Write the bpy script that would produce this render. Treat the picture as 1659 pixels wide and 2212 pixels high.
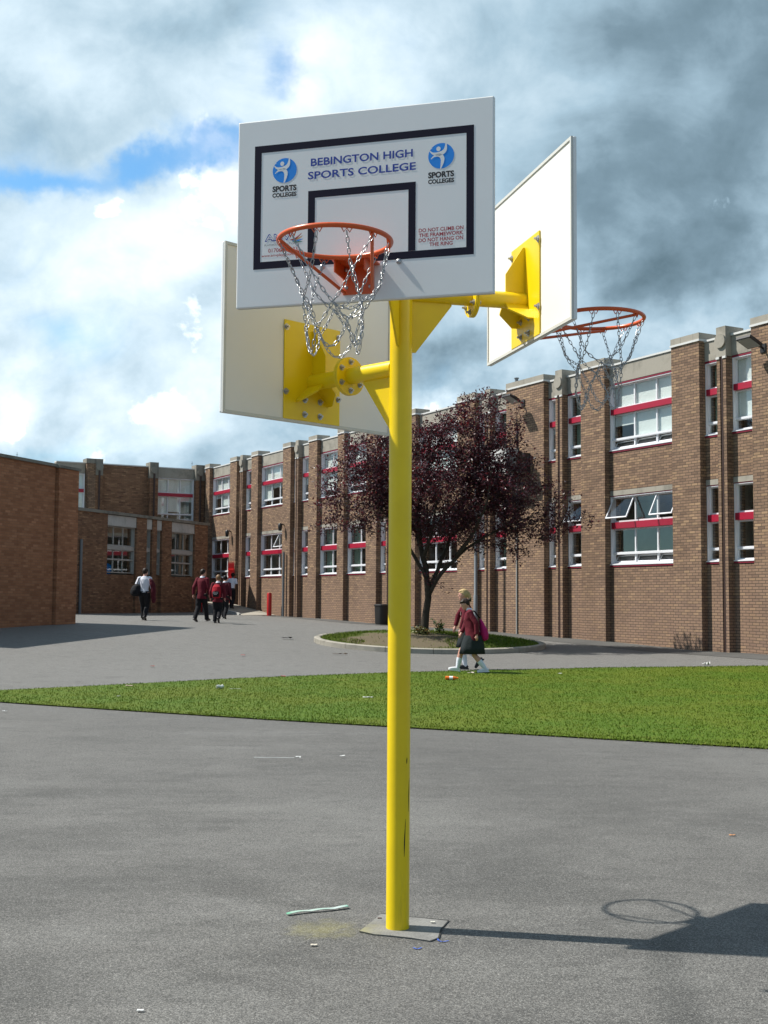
import bpy, bmesh, math, random
import numpy as np
from mathutils import Vector, Matrix, Euler, noise as mnoise

for o in list(bpy.data.objects): bpy.data.objects.remove(o)
scene = bpy.context.scene
COL = scene.collection
random.seed(7)
R = math.radians

# ------------------------------------------------------------------ camera
FPX, PITCH, ROLL, CAMH = 2628.03, 0.0710, 0.0070, 1.5865     # focal length in px of a 1659x2212 frame
IW, IH = 1659, 2212
_c, _s = math.cos(ROLL), math.sin(ROLL)
_R0 = Vector((1, 0, 0)); CF = Vector((0, math.cos(PITCH), math.sin(PITCH))); _U0 = Vector((0, -math.sin(PITCH), math.cos(PITCH)))
CR = _c * _R0 + _s * _U0; CU = _c * _U0 - _s * _R0
CP = Vector((0, 0, CAMH))
cam = bpy.data.cameras.new('camera'); camo = bpy.data.objects.new('camera', cam); COL.objects.link(camo)
cam.sensor_fit = 'VERTICAL'; cam.sensor_height = 36; cam.sensor_width = 27
cam.lens = FPX / IH * 36
cam.clip_start = 0.1; cam.clip_end = 3000
M = Matrix((CR, CU, -CF)).transposed().to_4x4(); M.translation = CP
camo.matrix_world = M
scene.camera = camo

# ------------------------------------------------------------------ sun, sky, exposure
SUN_EL = R(51.9)
sd = Vector((-math.cos(0.1843) * math.cos(SUN_EL), math.sin(0.1843) * math.cos(SUN_EL), math.sin(SUN_EL)))  # towards the sun
sun = bpy.data.lights.new('sun', 'SUN'); sun.energy = 5.0; sun.angle = R(0.53); sun.color = (1.0, 0.955, 0.88)
suno = bpy.data.objects.new('sun', sun); COL.objects.link(suno)
suno.rotation_euler = sd.to_track_quat('Z', 'Y').to_euler()
scene.view_settings.view_transform = 'Standard'; scene.view_settings.look = 'None'
scene.view_settings.exposure = 0.42; scene.view_settings.gamma = 1.0

class NT:
    """small helper to wire shader nodes"""
    def __init__(s, tree): s.t = tree; s.n = tree.nodes; s.l = tree.links
    def new(s, typ, **kw):
        n = s.n.new(typ)
        for k, v in kw.items(): setattr(n, k, v)
        return n
    def set(s, sock, v):
        if isinstance(v, bpy.types.NodeSocket): s.l.new(v, sock)
        elif v is not None:
            if hasattr(sock.default_value, '__len__'):
                if not hasattr(v, '__len__'): v = (v,) * len(sock.default_value)
                if len(v) == 3 and len(sock.default_value) == 4: v = tuple(v) + (1,)
            sock.default_value = v
    def math(s, op, a, b=None, c=None, clamp=False):
        n = s.new('ShaderNodeMath', operation=op); n.use_clamp = clamp
        s.set(n.inputs[0], a)
        if b is not None: s.set(n.inputs[1], b)
        if c is not None: s.set(n.inputs[2], c)
        return n.outputs[0]
    def vmath(s, op, a, b=None):
        n = s.new('ShaderNodeVectorMath', operation=op); s.set(n.inputs[0], a)
        if b is not None: s.set(n.inputs[1], b)
        return n.outputs['Value'] if op in ('LENGTH', 'DOT_PRODUCT', 'DISTANCE') else n.outputs[0]
    def mix(s, f, a, b, mode='MIX'):
        n = s.new('ShaderNodeMix', data_type='RGBA', blend_type=mode)
        s.set(n.inputs[0], f); s.set(n.inputs[6], a); s.set(n.inputs[7], b)
        return n.outputs[2]
    def noise(s, vec, scale, detail=4, rough=.55, dist=0.0, out='Fac'):
        n = s.new('ShaderNodeTexNoise'); s.set(n.inputs['Vector'], vec)
        n.inputs['Scale'].default_value = scale; n.inputs['Detail'].default_value = detail
        n.inputs['Roughness'].default_value = rough; n.inputs['Distortion'].default_value = dist
        return n.outputs[out]
    def ramp(s, f, *stops):
        n = s.new('ShaderNodeValToRGB'); s.set(n.inputs[0], f)
        e = n.color_ramp.elements
        while len(e) < len(stops): e.new(0.5)
        for el, (p, c) in zip(e, stops):
            el.position = p
            el.color = (c, c, c, 1) if not hasattr(c, '__len__') else tuple(c) + (1,) * (4 - len(c))
        return n.outputs[0]
    def smooth(s, v, a, b):
        n = s.new('ShaderNodeMapRange', interpolation_type='SMOOTHSTEP'); s.set(n.inputs[0], v)
        n.inputs[1].default_value = a; n.inputs[2].default_value = b
        return n.outputs[0]
    def comb(s, x, y, z):
        n = s.new('ShaderNodeCombineXYZ'); s.set(n.inputs[0], x); s.set(n.inputs[1], y); s.set(n.inputs[2], z); return n.outputs[0]
    def sep(s, v):
        n = s.new('ShaderNodeSeparateXYZ'); s.set(n.inputs[0], v); return n.outputs

world = bpy.data.worlds.new('World'); scene.world = world; world.use_nodes = True
def build_sky():
    w = NT(world.node_tree); w.n.clear()
    out = w.new('ShaderNodeOutputWorld')
    sky = w.new('ShaderNodeTexSky', sky_type='NISHITA'); sky.sun_disc = False
    sky.sun_elevation = SUN_EL; sky.sun_rotation = math.atan2(sd.x, sd.y); sky.dust_density = 0.5; sky.ozone_density = 2.0
    tc = w.new('ShaderNodeTexCoord')
    d = tc.outputs['Generated']
    x, y, z = w.sep(d)
    el = w.math('ARCSINE', z); az = w.math('ARCTAN2', x, y)
    pv = w.vmath('MULTIPLY', d, (1.9, 1.9, 2.3))
    warp = w.noise(pv, 1.6, 3, .5, out='Color')
    wv = w.vmath('SUBTRACT', warp, (0.5, 0.5, 0.5))
    sc1 = w.new('ShaderNodeVectorMath', operation='SCALE'); w.l.new(wv, sc1.inputs[0]); sc1.inputs['Scale'].default_value = 0.5
    pw = w.vmath('ADD', pv, sc1.outputs[0])
    n1 = w.noise(pw, 3.2, 9, .56)
    n2 = w.noise(w.vmath('ADD', pw, (7.3, 2.1, 0)), 7.0, 8, .58)
    n3 = w.noise(w.vmath('ADD', pw, (1.3, 9.1, 0)), 2.4, 5, .5)
    # jittered az/el used to place the large cloud masses over the school
    jw = w.noise(d, 7.0, 6, .6, out='Color'); js = w.sep(jw)
    azj = w.math('ADD', az, w.math('MULTIPLY', w.math('SUBTRACT', js[0], .5), 0.17))
    elj = w.math('ADD', el, w.math('MULTIPLY', w.math('SUBTRACT', js[1], .5), 0.13))
    def px(xp, yp):
        v = (CF * FPX + CR * (xp - IW / 2) + CU * (IH / 2 - yp)).normalized()
        return math.atan2(v.x, v.y), math.asin(v.z)
    def blob(xp, yp, sx, sy):
        a, e = px(xp, yp)
        u = w.math('DIVIDE', w.math('SUBTRACT', azj, a), sx / FPX)
        v = w.math('DIVIDE', w.math('SUBTRACT', elj, e), sy / FPX)
        q = w.math('ADD', w.math('MULTIPLY', u, u), w.math('MULTIPLY', v, v))
        return w.math('EXPONENT', w.math('MULTIPLY', q, -1.0))
    def total(items):
        t = None
        for xp, yp, sx, sy, k in items:
            b = w.math('MULTIPLY', blob(xp, yp, sx, sy), k)
            t = b if t is None else w.math('ADD', t, b)
        return t
    gap = total(SKY_GAPS); dark = total(SKY_DARK); lite = total(SKY_LIGHT)
    cover = w.math('ADD', w.math('MULTIPLY', n1, 0.9), w.math('MULTIPLY', n2, 0.3))
    cover = w.math('SUBTRACT', w.math('ADD', cover, 0.10), gap)
    # away from the school, unseen cloud is thinned and dimmed to cut fill light
    inview = w.smooth(w.vmath('DOT_PRODUCT', d, tuple((CF + CU * 0.1).normalized())), 0.62, 0.90)
    cover = w.math('ADD', cover, w.math('MULTIPLY', w.math('SUBTRACT', inview, 1.0), 0.16))
    mask = w.smooth(cover, 0.16, 0.72)
    shade = w.math('ADD', w.math('MULTIPLY', w.math('SUBTRACT', n2, .5), 0.85), w.math('MULTIPLY', w.math('SUBTRACT', n3, .5), 0.9))
    # billows: the same noise read a little towards the sun gives lit and shaded flanks
    q0 = w.vmath('MULTIPLY', d, (1, 1, 1.2)); q1 = w.vmath('ADD', q0, (-0.022, 0.004, 0.030))
    rel = w.math('SUBTRACT', w.noise(q0, 9.0, 7, .56, .3), w.noise(q1, 9.0, 7, .56, .3))
    rel2 = w.math('SUBTRACT', w.noise(q0, 22.0, 5, .55), w.noise(w.vmath('ADD', q0, (-0.010, 0.002, 0.013)), 22.0, 5, .55))
    low = w.math('ADD', w.math('MULTIPLY', w.smooth(el, 0.42, 0.10), .65), .35)
    shade = w.math('ADD', shade, w.math('MULTIPLY', w.math('ADD', w.math('MULTIPLY', rel, 1.35), w.math('MULTIPLY', rel2, 0.55)), low))
    pf = w.math('ADD', w.noise(w.vmath('ADD', q0, (2.2, 0.4, 0)), 10.0, 9, .60, .2), total(SKY_PUFF))
    puff = w.math('SUBTRACT', w.math('MULTIPLY', w.smooth(pf, .71, .77), .55), w.math('MULTIPLY', w.smooth(pf, .80, 1.0), .24))
    shade = w.math('ADD', shade, puff)
    shade = w.math('ADD', shade, w.math('SUBTRACT', lite, dark))
    shade = w.math('ADD', w.math('MULTIPLY', shade, 0.55), 0.55, clamp=True)
    cc = w.ramp(shade, (0.0, (.100, .160, .200)), (0.20, (.180, .268, .332)), (0.42, (.345, .482, .580)), (0.64, (.575, .71, .80)), (0.83, (.77, .875, .93)), (1.0, (.95, .985, 1.0)))
    b1 = w.new('ShaderNodeBackground'); b1.inputs[1].default_value = 0.115
    skyc = w.mix(1.0, sky.outputs[0], (0.72, 1.10, 1.22), 'MULTIPLY'); w.l.new(skyc, b1.inputs[0])
    b2 = w.new('ShaderNodeBackground'); w.l.new(cc, b2.inputs[0])
    w.set(b2.inputs[1], w.math('ADD', w.math('MULTIPLY', inview, 0.45), 0.48))
    ms = w.new('ShaderNodeMixShader'); w.l.new(mask, ms.inputs[0]); w.l.new(b1.outputs[0], ms.inputs[1]); w.l.new(b2.outputs[0], ms.inputs[2])
    w.l.new(ms.outputs[0], out.inputs[0])
# where the gaps, dark and bright masses of cloud hang (direction given through the photo's frame, size in the same units)
SKY_GAPS = [(330, 385, 195, 42, .57), (450, 320, 95, 44, .53), (590, 130, 60, 50, .30), (70, 400, 110, 32, .42), (240, 340, 60, 30, .3), (100, 720, 130, 50, .20), (130, 960, 160, 50, .20), (1300, 400, 500, 400, -.40)]
SKY_PUFF = [(340, 870, 130, 80, .34), (470, 440, 80, 130, .30), (20, 860, 60, 60, .32), (250, 985, 70, 30, .30), (640, 170, 60, 80, .22), (210, 480, 70, 60, .22), (950, 870, 80, 30, .34), (420, 700, 90, 80, .22)]
SKY_DARK = [(1600, 250, 300, 380, .70), (1480, 600, 240, 110, .50), (1000, 790, 160, 60, .38), (420, 60, 260, 60, .25), (180, 250, 190, 60, .20), (1250, 60, 300, 90, .25), (60, 980, 200, 40, .25), (1250, 420, 160, 130, .22)]
SKY_LIGHT = [(470, 430, 100, 150, .55), (640, 180, 110, 80, .50), (120, 600, 280, 150, .30), (340, 880, 150, 90, .30), (820, 120, 200, 90, .35), (960, 880, 90, 35, .6), (60, 110, 150, 90, .25), (20, 850, 70, 50, .5), (250, 970, 80, 30, .5), (330, 540, 120, 90, .35), (1400, 560, 120, 30, .15)]
build_sky()

# ------------------------------------------------------------------ ground height
# the yard is level by the post and rises gently towards the school and to the left
_CT = np.array([(0,0,0),(-7,4,0),(7,4,0),(0,6,0),(0,12,0),(-6,12,0),(7,12,0),(-6.2,19.5,.05),(4.2,13,0),(0,18,.02),(9,20,.06),(1.6,24.5,.12),(1.2,30,.22),
 (9.39,30.4,.28),(8.4,32.2,.25),(6.5,35.7,.38),(5.05,38.4,.425),(3.6,41.1,.50),(1.16,45.6,.55),(-.29,48.3,.58),(-1.67,50.8,.65),(-2.94,53.2,.70),(-4.3,55.7,.72),(-9.9,66,.82),
 (-7.9,40,.80),(-6,39.5,.78),(-5.3,39,.755),(-9.4,37,.756),(-10.6,33.5,.70),(-12.7,50.6,.87),(-8.8,60.9,.85),(-20,30,.7),(-25,60,.9),(20,30,.2),(20,10,0),(-20,5,.05),(0,-20,0),(-20,-20,0),(20,-20,0),(20,60,.4)], float)
def _tps():
    P = _CT[:, :2] / 10; z = _CT[:, 2]; n = len(P)
    r = np.linalg.norm(P[:, None] - P[None], axis=2); K = np.where(r > 0, r * r * np.log(np.maximum(r, 1e-9)), 0) + np.eye(n) * 0.02
    A = np.zeros((n + 3, n + 3)); A[:n, :n] = K; A[:n, n] = 1; A[:n, n + 1:] = P; A[n, :n] = 1; A[n + 1:, :n] = P.T
    return np.linalg.solve(A, np.concatenate([z, np.zeros(3)])), P
_TW, _TP = _tps()
def gzs(X, Y):
    X = np.clip(np.asarray(X, float), -28, 24); Y = np.clip(np.asarray(Y, float), -20, 72)
    Q = np.stack([X, Y], -1) / 10
    r = np.linalg.norm(Q[..., None, :] - _TP, axis=-1)
    K = np.where(r > 0, r * r * np.log(np.maximum(r, 1e-9)), 0); n = len(_TP)
    z = K @ _TW[:n] + _TW[n] + Q @ _TW[n + 1:]
    q = np.clip((np.hypot(Q[..., 0] * 10 - .6, Q[..., 1] * 10 - 5.5) - 4.5) / 5.0, 0, 1); q = q * q * (3 - 2 * q)      # dead level round the post
    return np.clip(z, -0.02, 1.0) * q
def gz(x, y): return float(gzs(x, y))
def ray(px, py): return (CF * FPX + CR * (px - IW / 2) + CU * (IH / 2 - py)).normalized()
def at(px, py):
    """ground point seen at a pixel of the 1659x2212 frame"""
    d = ray(px, py); z = 0.0
    for _ in range(60):
        t = (z - CAMH) / d.z; p = CP + d * t; z = 0.5 * z + 0.5 * gz(p.x, p.y)
    return Vector((p.x, p.y, gz(p.x, p.y)))

# ------------------------------------------------------------------ objects
def tag(o, label=None, cat=None, group=None, kind=None):
    if label: o['label'] = label
    if cat: o['category'] = cat
    if group: o['group'] = group
    if kind: o['kind'] = kind
    return o
def empty(name, loc=(0, 0, 0), rz=0, label=None, cat=None, group=None):
    o = bpy.data.objects.new(name, None); COL.objects.link(o); o.location = loc; o.rotation_euler = (0, 0, rz)
    o.empty_display_size = .2
    return tag(o, label, cat, group)
class MB:
    """collects shapes into one mesh"""
    def __init__(s): s.v = []; s.f = []; s.m = []
    def add(s, vs, fs, mi=0):
        b = len(s.v); s.v += [tuple(v) for v in vs]; s.f += [tuple(i + b for i in f) for f in fs]; s.m += [mi] * len(fs); return s
    def box(s, x0, x1, y0, y1, z0, z1, mi=0, mat=None):
        vs = [Vector((x, y, z)) for z in (z0, z1) for x, y in ((x0, y0), (x1, y0), (x1, y1), (x0, y1))]
        if mat: vs = [mat @ v for v in vs]
        return s.add(vs, [(3, 2, 1, 0), (4, 5, 6, 7), (0, 1, 5, 4), (1, 2, 6, 5), (2, 3, 7, 6), (3, 0, 4, 7)], mi)
    def tube(s, pts, rad, n=10, cap=True, mi=0):
        pts = [Vector(p) for p in pts]
        if not hasattr(rad, '__len__'): rad = [rad] * len(pts)
        up = None; base = len(s.v); rings = []
        for i, p in enumerate(pts):
            t = (pts[min(i + 1, len(pts) - 1)] - pts[max(i - 1, 0)]).normalized()
            if up is None: up = Vector((0, 0, 1)) if abs(t.z) < .9 else Vector((1, 0, 0))
            a = t.cross(up)
            if a.length < 1e-6: a = t.orthogonal()
            a.normalize(); b = a.cross(t).normalized(); up = b
            ring = []
            for k in range(n):
                th = 2 * math.pi * k / n; ring.append(p + (a * math.cos(th) + b * math.sin(th)) * rad[i])
            rings.append(ring)
        vs = [v for r in rings for v in r]; fs = []
        for i in range(len(pts) - 1):
            for k in range(n):
                k2 = (k + 1) % n; fs.append((i * n + k2, i * n + k, (i + 1) * n + k, (i + 1) * n + k2))
        if cap: fs += [tuple(range(n)), tuple((len(pts) - 1) * n + k for k in reversed(range(n)))]
        return s.add(vs, fs, mi)
    def loft(s, rings, n=18, mi=0, pw=1.0):
        """rings: (cx,cy,cz,rx,ry) stacked horizontal ellipses"""
        vs = []; fs = []
        for cx, cy, cz, rx, ry in rings:
            for k in range(n):
                th = 2 * math.pi * k / n; c, q = math.cos(th), math.sin(th)
                if pw != 1: c = math.copysign(abs(c) ** pw, c); q = math.copysign(abs(q) ** pw, q)
                vs.append((cx + rx * c, cy + ry * q, cz))
        for i in range(len(rings) - 1):
            for k in range(n):
                k2 = (k + 1) % n; fs.append((i * n + k, i * n + k2, (i + 1) * n + k2, (i + 1) * n + k))
        fs += [tuple(reversed(range(n))), tuple((len(rings) - 1) * n + k for k in range(n))]
        return s.add(vs, fs, mi)
    def ball(s, c, r, nu=12, nv=8, mat=None, mi=0):
        if not hasattr(r, '__len__'): r = (r, r, r)
        rings = []; vs = []; fs = []
        for j in range(1, nv):
            ph = math.pi * j / nv
            for k in range(nu):
                th = 2 * math.pi * k / nu
                v = Vector((r[0] * math.sin(ph) * math.cos(th), r[1] * math.sin(ph) * math.sin(th), -r[2] * math.cos(ph)))
                vs.append(v)
        vs += [Vector((0, 0, -r[2])), Vector((0, 0, r[2]))]
        if mat: vs = [mat @ v for v in vs]
        vs = [v + Vector(c) for v in vs]
        for j in range(nv - 2):
            for k in range(nu):
                k2 = (k + 1) % nu; fs.append((j * nu + k, j * nu + k2, (j + 1) * nu + k2, (j + 1) * nu + k))
        a = len(vs) - 2
        for k in range(nu):
            k2 = (k + 1) % nu; fs.append((k2, k, a)); fs.append(((nv - 2) * nu + k, (nv - 2) * nu + k2, a + 1))
        return s.add(vs, fs, mi)
    def prism(s, poly, axis, a, b, mi=0):
        """polygon extruded along an axis; poly coordinates are the other two axes in x,y,z order"""
        def p3(q, h):
            return {'x': (h, q[0], q[1]), 'y': (q[0], h, q[1]), 'z': (q[0], q[1], h)}[axis]
        n = len(poly); vs = [p3(q, a) for q in poly] + [p3(q, b) for q in poly]
        fs = [tuple(range(n)), tuple(range(2 * n - 1, n - 1, -1))] + [(i, i + n, (i + 1) % n + n, (i + 1) % n) for i in range(n)]
        return s.add(vs, fs, mi)
    def cyl(s, c, axis, r, h0, h1, n=20, mi=0):
        pts = {'x': [(h0, c[0], c[1]), (h1, c[0], c[1])], 'y': [(c[0], h0, c[1]), (c[0], h1, c[1])], 'z': [(c[0], c[1], h0), (c[0], c[1], h1)]}[axis]
        return s.tube(pts, r, n, True, mi)
    def mesh(s, name):
        me = bpy.data.meshes.new(name); me.from_pydata(s.v, [], s.f); me.update()
        bm = bmesh.new(); bm.from_mesh(me); bmesh.ops.recalc_face_normals(bm, faces=bm.faces); bm.to_mesh(me); bm.free()
        return me
    def build(s, name, mats, parent=None, smooth=False, bevel=0, loc=None, angle=None):
        me = s.mesh(name)
        mats = mats if isinstance(mats, (list, tuple)) else [mats]
        for m in mats: me.materials.append(m)
        if len(mats) > 1: me.polygons.foreach_set('material_index', s.m)
        if smooth:
            me.polygons.foreach_set('use_smooth', [True] * len(me.polygons))
            if angle: me.set_sharp_from_angle(angle=R(angle))
        o = bpy.data.objects.new(name, me); COL.objects.link(o)
        if parent: o.parent = parent
        if loc is not None: o.location = loc
        if bevel:
            b = o.modifiers.new('bevel', 'BEVEL'); b.width = bevel; b.segments = 2; b.limit_method = 'ANGLE'
        return o
def evaluated(o):
    dg = bpy.context.evaluated_depsgraph_get(); me = bpy.data.meshes.new_from_object(o.evaluated_get(dg)); return me
def remeshed(mb, name, mat, parent, voxel, smooth=2, disp=None):
    """joins overlapping shapes into one continuous surface"""
    me = mb.mesh(name); o = bpy.data.objects.new(name, me); COL.objects.link(o)
    m = o.modifiers.new('r', 'REMESH'); m.mode = 'VOXEL'; m.voxel_size = voxel
    if smooth:
        k = o.modifiers.new('s', 'SMOOTH'); k.iterations = smooth; k.factor = .5
    bpy.context.view_layer.update()
    me2 = evaluated(o); bpy.data.objects.remove(o)
    if disp:
        n = len(me2.vertices)
        for v in me2.vertices: v.co += v.normal * disp(v.co)
    me2.polygons.foreach_set('use_smooth', [True] * len(me2.polygons))
    me2.materials.clear(); me2.materials.append(mat); me2.name = name
    o = bpy.data.objects.new(name, me2); COL.objects.link(o)
    if parent: o.parent = parent
    return o

# ------------------------------------------------------------------ materials
def mat_new(name):
    m = bpy.data.materials.new(name); m.use_nodes = True; t = NT(m.node_tree)
    b = t.n['Principled BSDF']; return m, t, b
def setb(t, b, **kw):
    names = dict(col='Base Color', rough='Roughness', metal='Metallic', spec='Specular IOR Level', normal='Normal', coat='Coat Weight', coatr='Coat Roughness', sss='Subsurface Weight')
    for k, v in kw.items(): t.set(b.inputs[names[k]], v)
def plain(name, col, rough=.6, spec=.5, metal=0, var=.12, scale=6, bump=0, bscale=80, coat=0):
    m, t, b = mat_new(name)
    tc = t.new('ShaderNodeTexCoord').outputs['Object']
    n = t.noise(tc, scale, 5, .6)
    f = t.math('ADD', t.math('MULTIPLY', t.math('SUBTRACT', n, .5), 2 * var), 1.0)
    c = t.mix(1.0, col, t.comb(f, f, f), 'MULTIPLY')
    setb(t, b, col=c, rough=rough, spec=spec, metal=metal, coat=coat)
    if bump:
        bp = t.new('ShaderNodeBump'); bp.inputs['Strength'].default_value = bump; bp.inputs['Distance'].default_value = .01
        t.set(bp.inputs['Height'], t.noise(tc, bscale, 4)); setb(t, b, normal=bp.outputs[0])
    return m
def brick_mat(name, c1, c2, c3, mortar, low=None, dirt=.35, msize=.006, shift=0.0):
    m, t, b = mat_new(name)
    tc = t.new('ShaderNodeTexCoord').outputs['Object']; x, y, z = t.sep(tc)
    v = t.comb(t.math('ADD', t.math('ADD', x, y), shift), z, 0.0)
    bt = t.new('ShaderNodeTexBrick'); t.set(bt.inputs['Vector'], v)
    bt.inputs['Scale'].default_value = 1; bt.inputs['Brick Width'].default_value = .225; bt.inputs['Row Height'].default_value = .075
    bt.inputs['Mortar Size'].default_value = msize; bt.inputs['Mortar Smooth'].default_value = .3; bt.inputs['Bias'].default_value = 0.0
    for i, c in ((1, (0, 0, 0)), (2, (1, 1, 1)), (3, (0, 0, 0))): t.set(bt.inputs[i], c)
    row = t.math('FLOOR', t.math('DIVIDE', z, .075)); xs = t.math('ADD', t.math('ADD', x, y), shift)
    even = t.math('SUBTRACT', 1.0, t.math('FLOORED_MODULO', row, 2.0))
    colid = t.math('FLOOR', t.math('ADD', t.math('DIVIDE', xs, .225), t.math('MULTIPLY', even, .5)))
    wn = t.new('ShaderNodeTexWhiteNoise', noise_dimensions='2D'); t.set(wn.inputs['Vector'], t.comb(colid, row, 0.0)); tint = wn.outputs['Value']
    # every brick carries its own random value: run it through a ramp of fired colours
    cell = t.ramp(tint, (0.0, c2), (0.16, tuple(k * .8 for k in c1)), (0.45, c1), (0.72, tuple(k * 1.12 for k in c1)), (0.90, c3), (1.0, tuple(min(1, k * 1.25) for k in c3)))
    fine = t.noise(tc, 60, 3, .6)
    cell = t.mix(t.math('MULTIPLY', fine, .35), cell, tuple(k * .55 for k in c1))
    big = t.noise(t.vmath('MULTIPLY', tc, (1, 1, .45)), .55, 6, .6)
    patch = t.noise(t.vmath('MULTIPLY', v, (4.4, 13.3, 1)), .6, 2, .5)
    cell = t.mix(t.math('MULTIPLY', t.smooth(patch, .55, .72), .45), cell, c3)
    if low:
        lz = t.math('ADD', z, t.math('MULTIPLY', t.math('SUBTRACT', big, .5), 2.2))
        cell = t.mix(t.math('MULTIPLY', t.smooth(lz, 3.4, .6), .5), cell, t.mix(t.math('MULTIPLY', tint, .7), low, c1))
    col = t.mix(bt.outputs['Fac'], cell, mortar)
    g = t.smooth(big, .42, .75)
    col = t.mix(t.math('MULTIPLY', g, dirt), col, tuple(k * .45 for k in c1))
    streak = t.noise(t.vmath('MULTIPLY', tc, (5, 5, .35)), 1.0, 4, .6)
    col = t.mix(t.math('MULTIPLY', t.smooth(streak, .58, .78), dirt * .8), col, tuple(k * .4 for k in c2))
    setb(t, b, col=col, rough=.88, spec=.25)
    bp = t.new('ShaderNodeBump'); bp.inputs['Strength'].default_value = .6; bp.inputs['Distance'].default_value = .012
    h = t.math('ADD', t.math('SUBTRACT', 1.0, bt.outputs['Fac']), t.math('MULTIPLY', fine, .35)); t.set(bp.inputs['Height'], h)
    setb(t, b, normal=bp.outputs[0])
    return m
def concrete_mat(name, col, dirt=(.06, .06, .05), amount=.5, scale=1.0):
    m, t, b = mat_new(name)
    tc = t.new('ShaderNodeTexCoord').outputs['Object']
    n1 = t.noise(tc, 1.4 * scale, 6, .65); n2 = t.noise(tc, 40 * scale, 4, .6)
    st = t.noise(t.vmath('MULTIPLY', tc, (6, 6, .5)), 1.0 * scale, 4, .6)
    c = t.mix(t.math('MULTIPLY', t.smooth(n1, .45, .72), amount), col, dirt)
    c = t.mix(t.math('MULTIPLY', t.smooth(st, .55, .75), amount * .8), c, dirt)
    c = t.mix(t.math('MULTIPLY', n2, .3), c, tuple(k * .6 for k in col))
    setb(t, b, col=c, rough=.9, spec=.2)
    bp = t.new('ShaderNodeBump'); bp.inputs['Strength'].default_value = .3; bp.inputs['Distance'].default_value = .01
    t.set(bp.inputs['Height'], n2); setb(t, b, normal=bp.outputs[0])
    return m
def glass_mat():
    m, t, b = mat_new('window glass'); t.n.remove(b)
    out = t.n['Material Output']
    tr = t.new('ShaderNodeBsdfTransparent'); tr.inputs[0].default_value = (.955, .975, .965, 1)
    gl = t.new('ShaderNodeBsdfGlossy'); gl.inputs['Roughness'].default_value = .015; gl.inputs[0].default_value = (.95, .98, 1, 1)
    tc = t.new('ShaderNodeTexCoord').outputs['Object']
    bp = t.new('ShaderNodeBump'); bp.inputs['Strength'].default_value = .05; bp.inputs['Distance'].default_value = .02
    t.set(bp.inputs['Height'], t.noise(tc, 1.5, 2)); t.l.new(bp.outputs[0], gl.inputs['Normal'])
    fr = t.new('ShaderNodeFresnel'); fr.inputs[0].default_value = 1.65
    mx = t.new('ShaderNodeMixShader'); bf = t.new('ShaderNodeNewGeometry').outputs['Backfacing']; t.l.new(t.math('MULTIPLY', t.math('ADD', t.math('MULTIPLY', fr.outputs[0], 1.25), .03), t.math('SUBTRACT', 1.0, bf), clamp=True), mx.inputs[0])
    t.l.new(tr.outputs[0], mx.inputs[1]); t.l.new(gl.outputs[0], mx.inputs[2]); t.l.new(mx.outputs[0], out.inputs[0])
    return m
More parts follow.
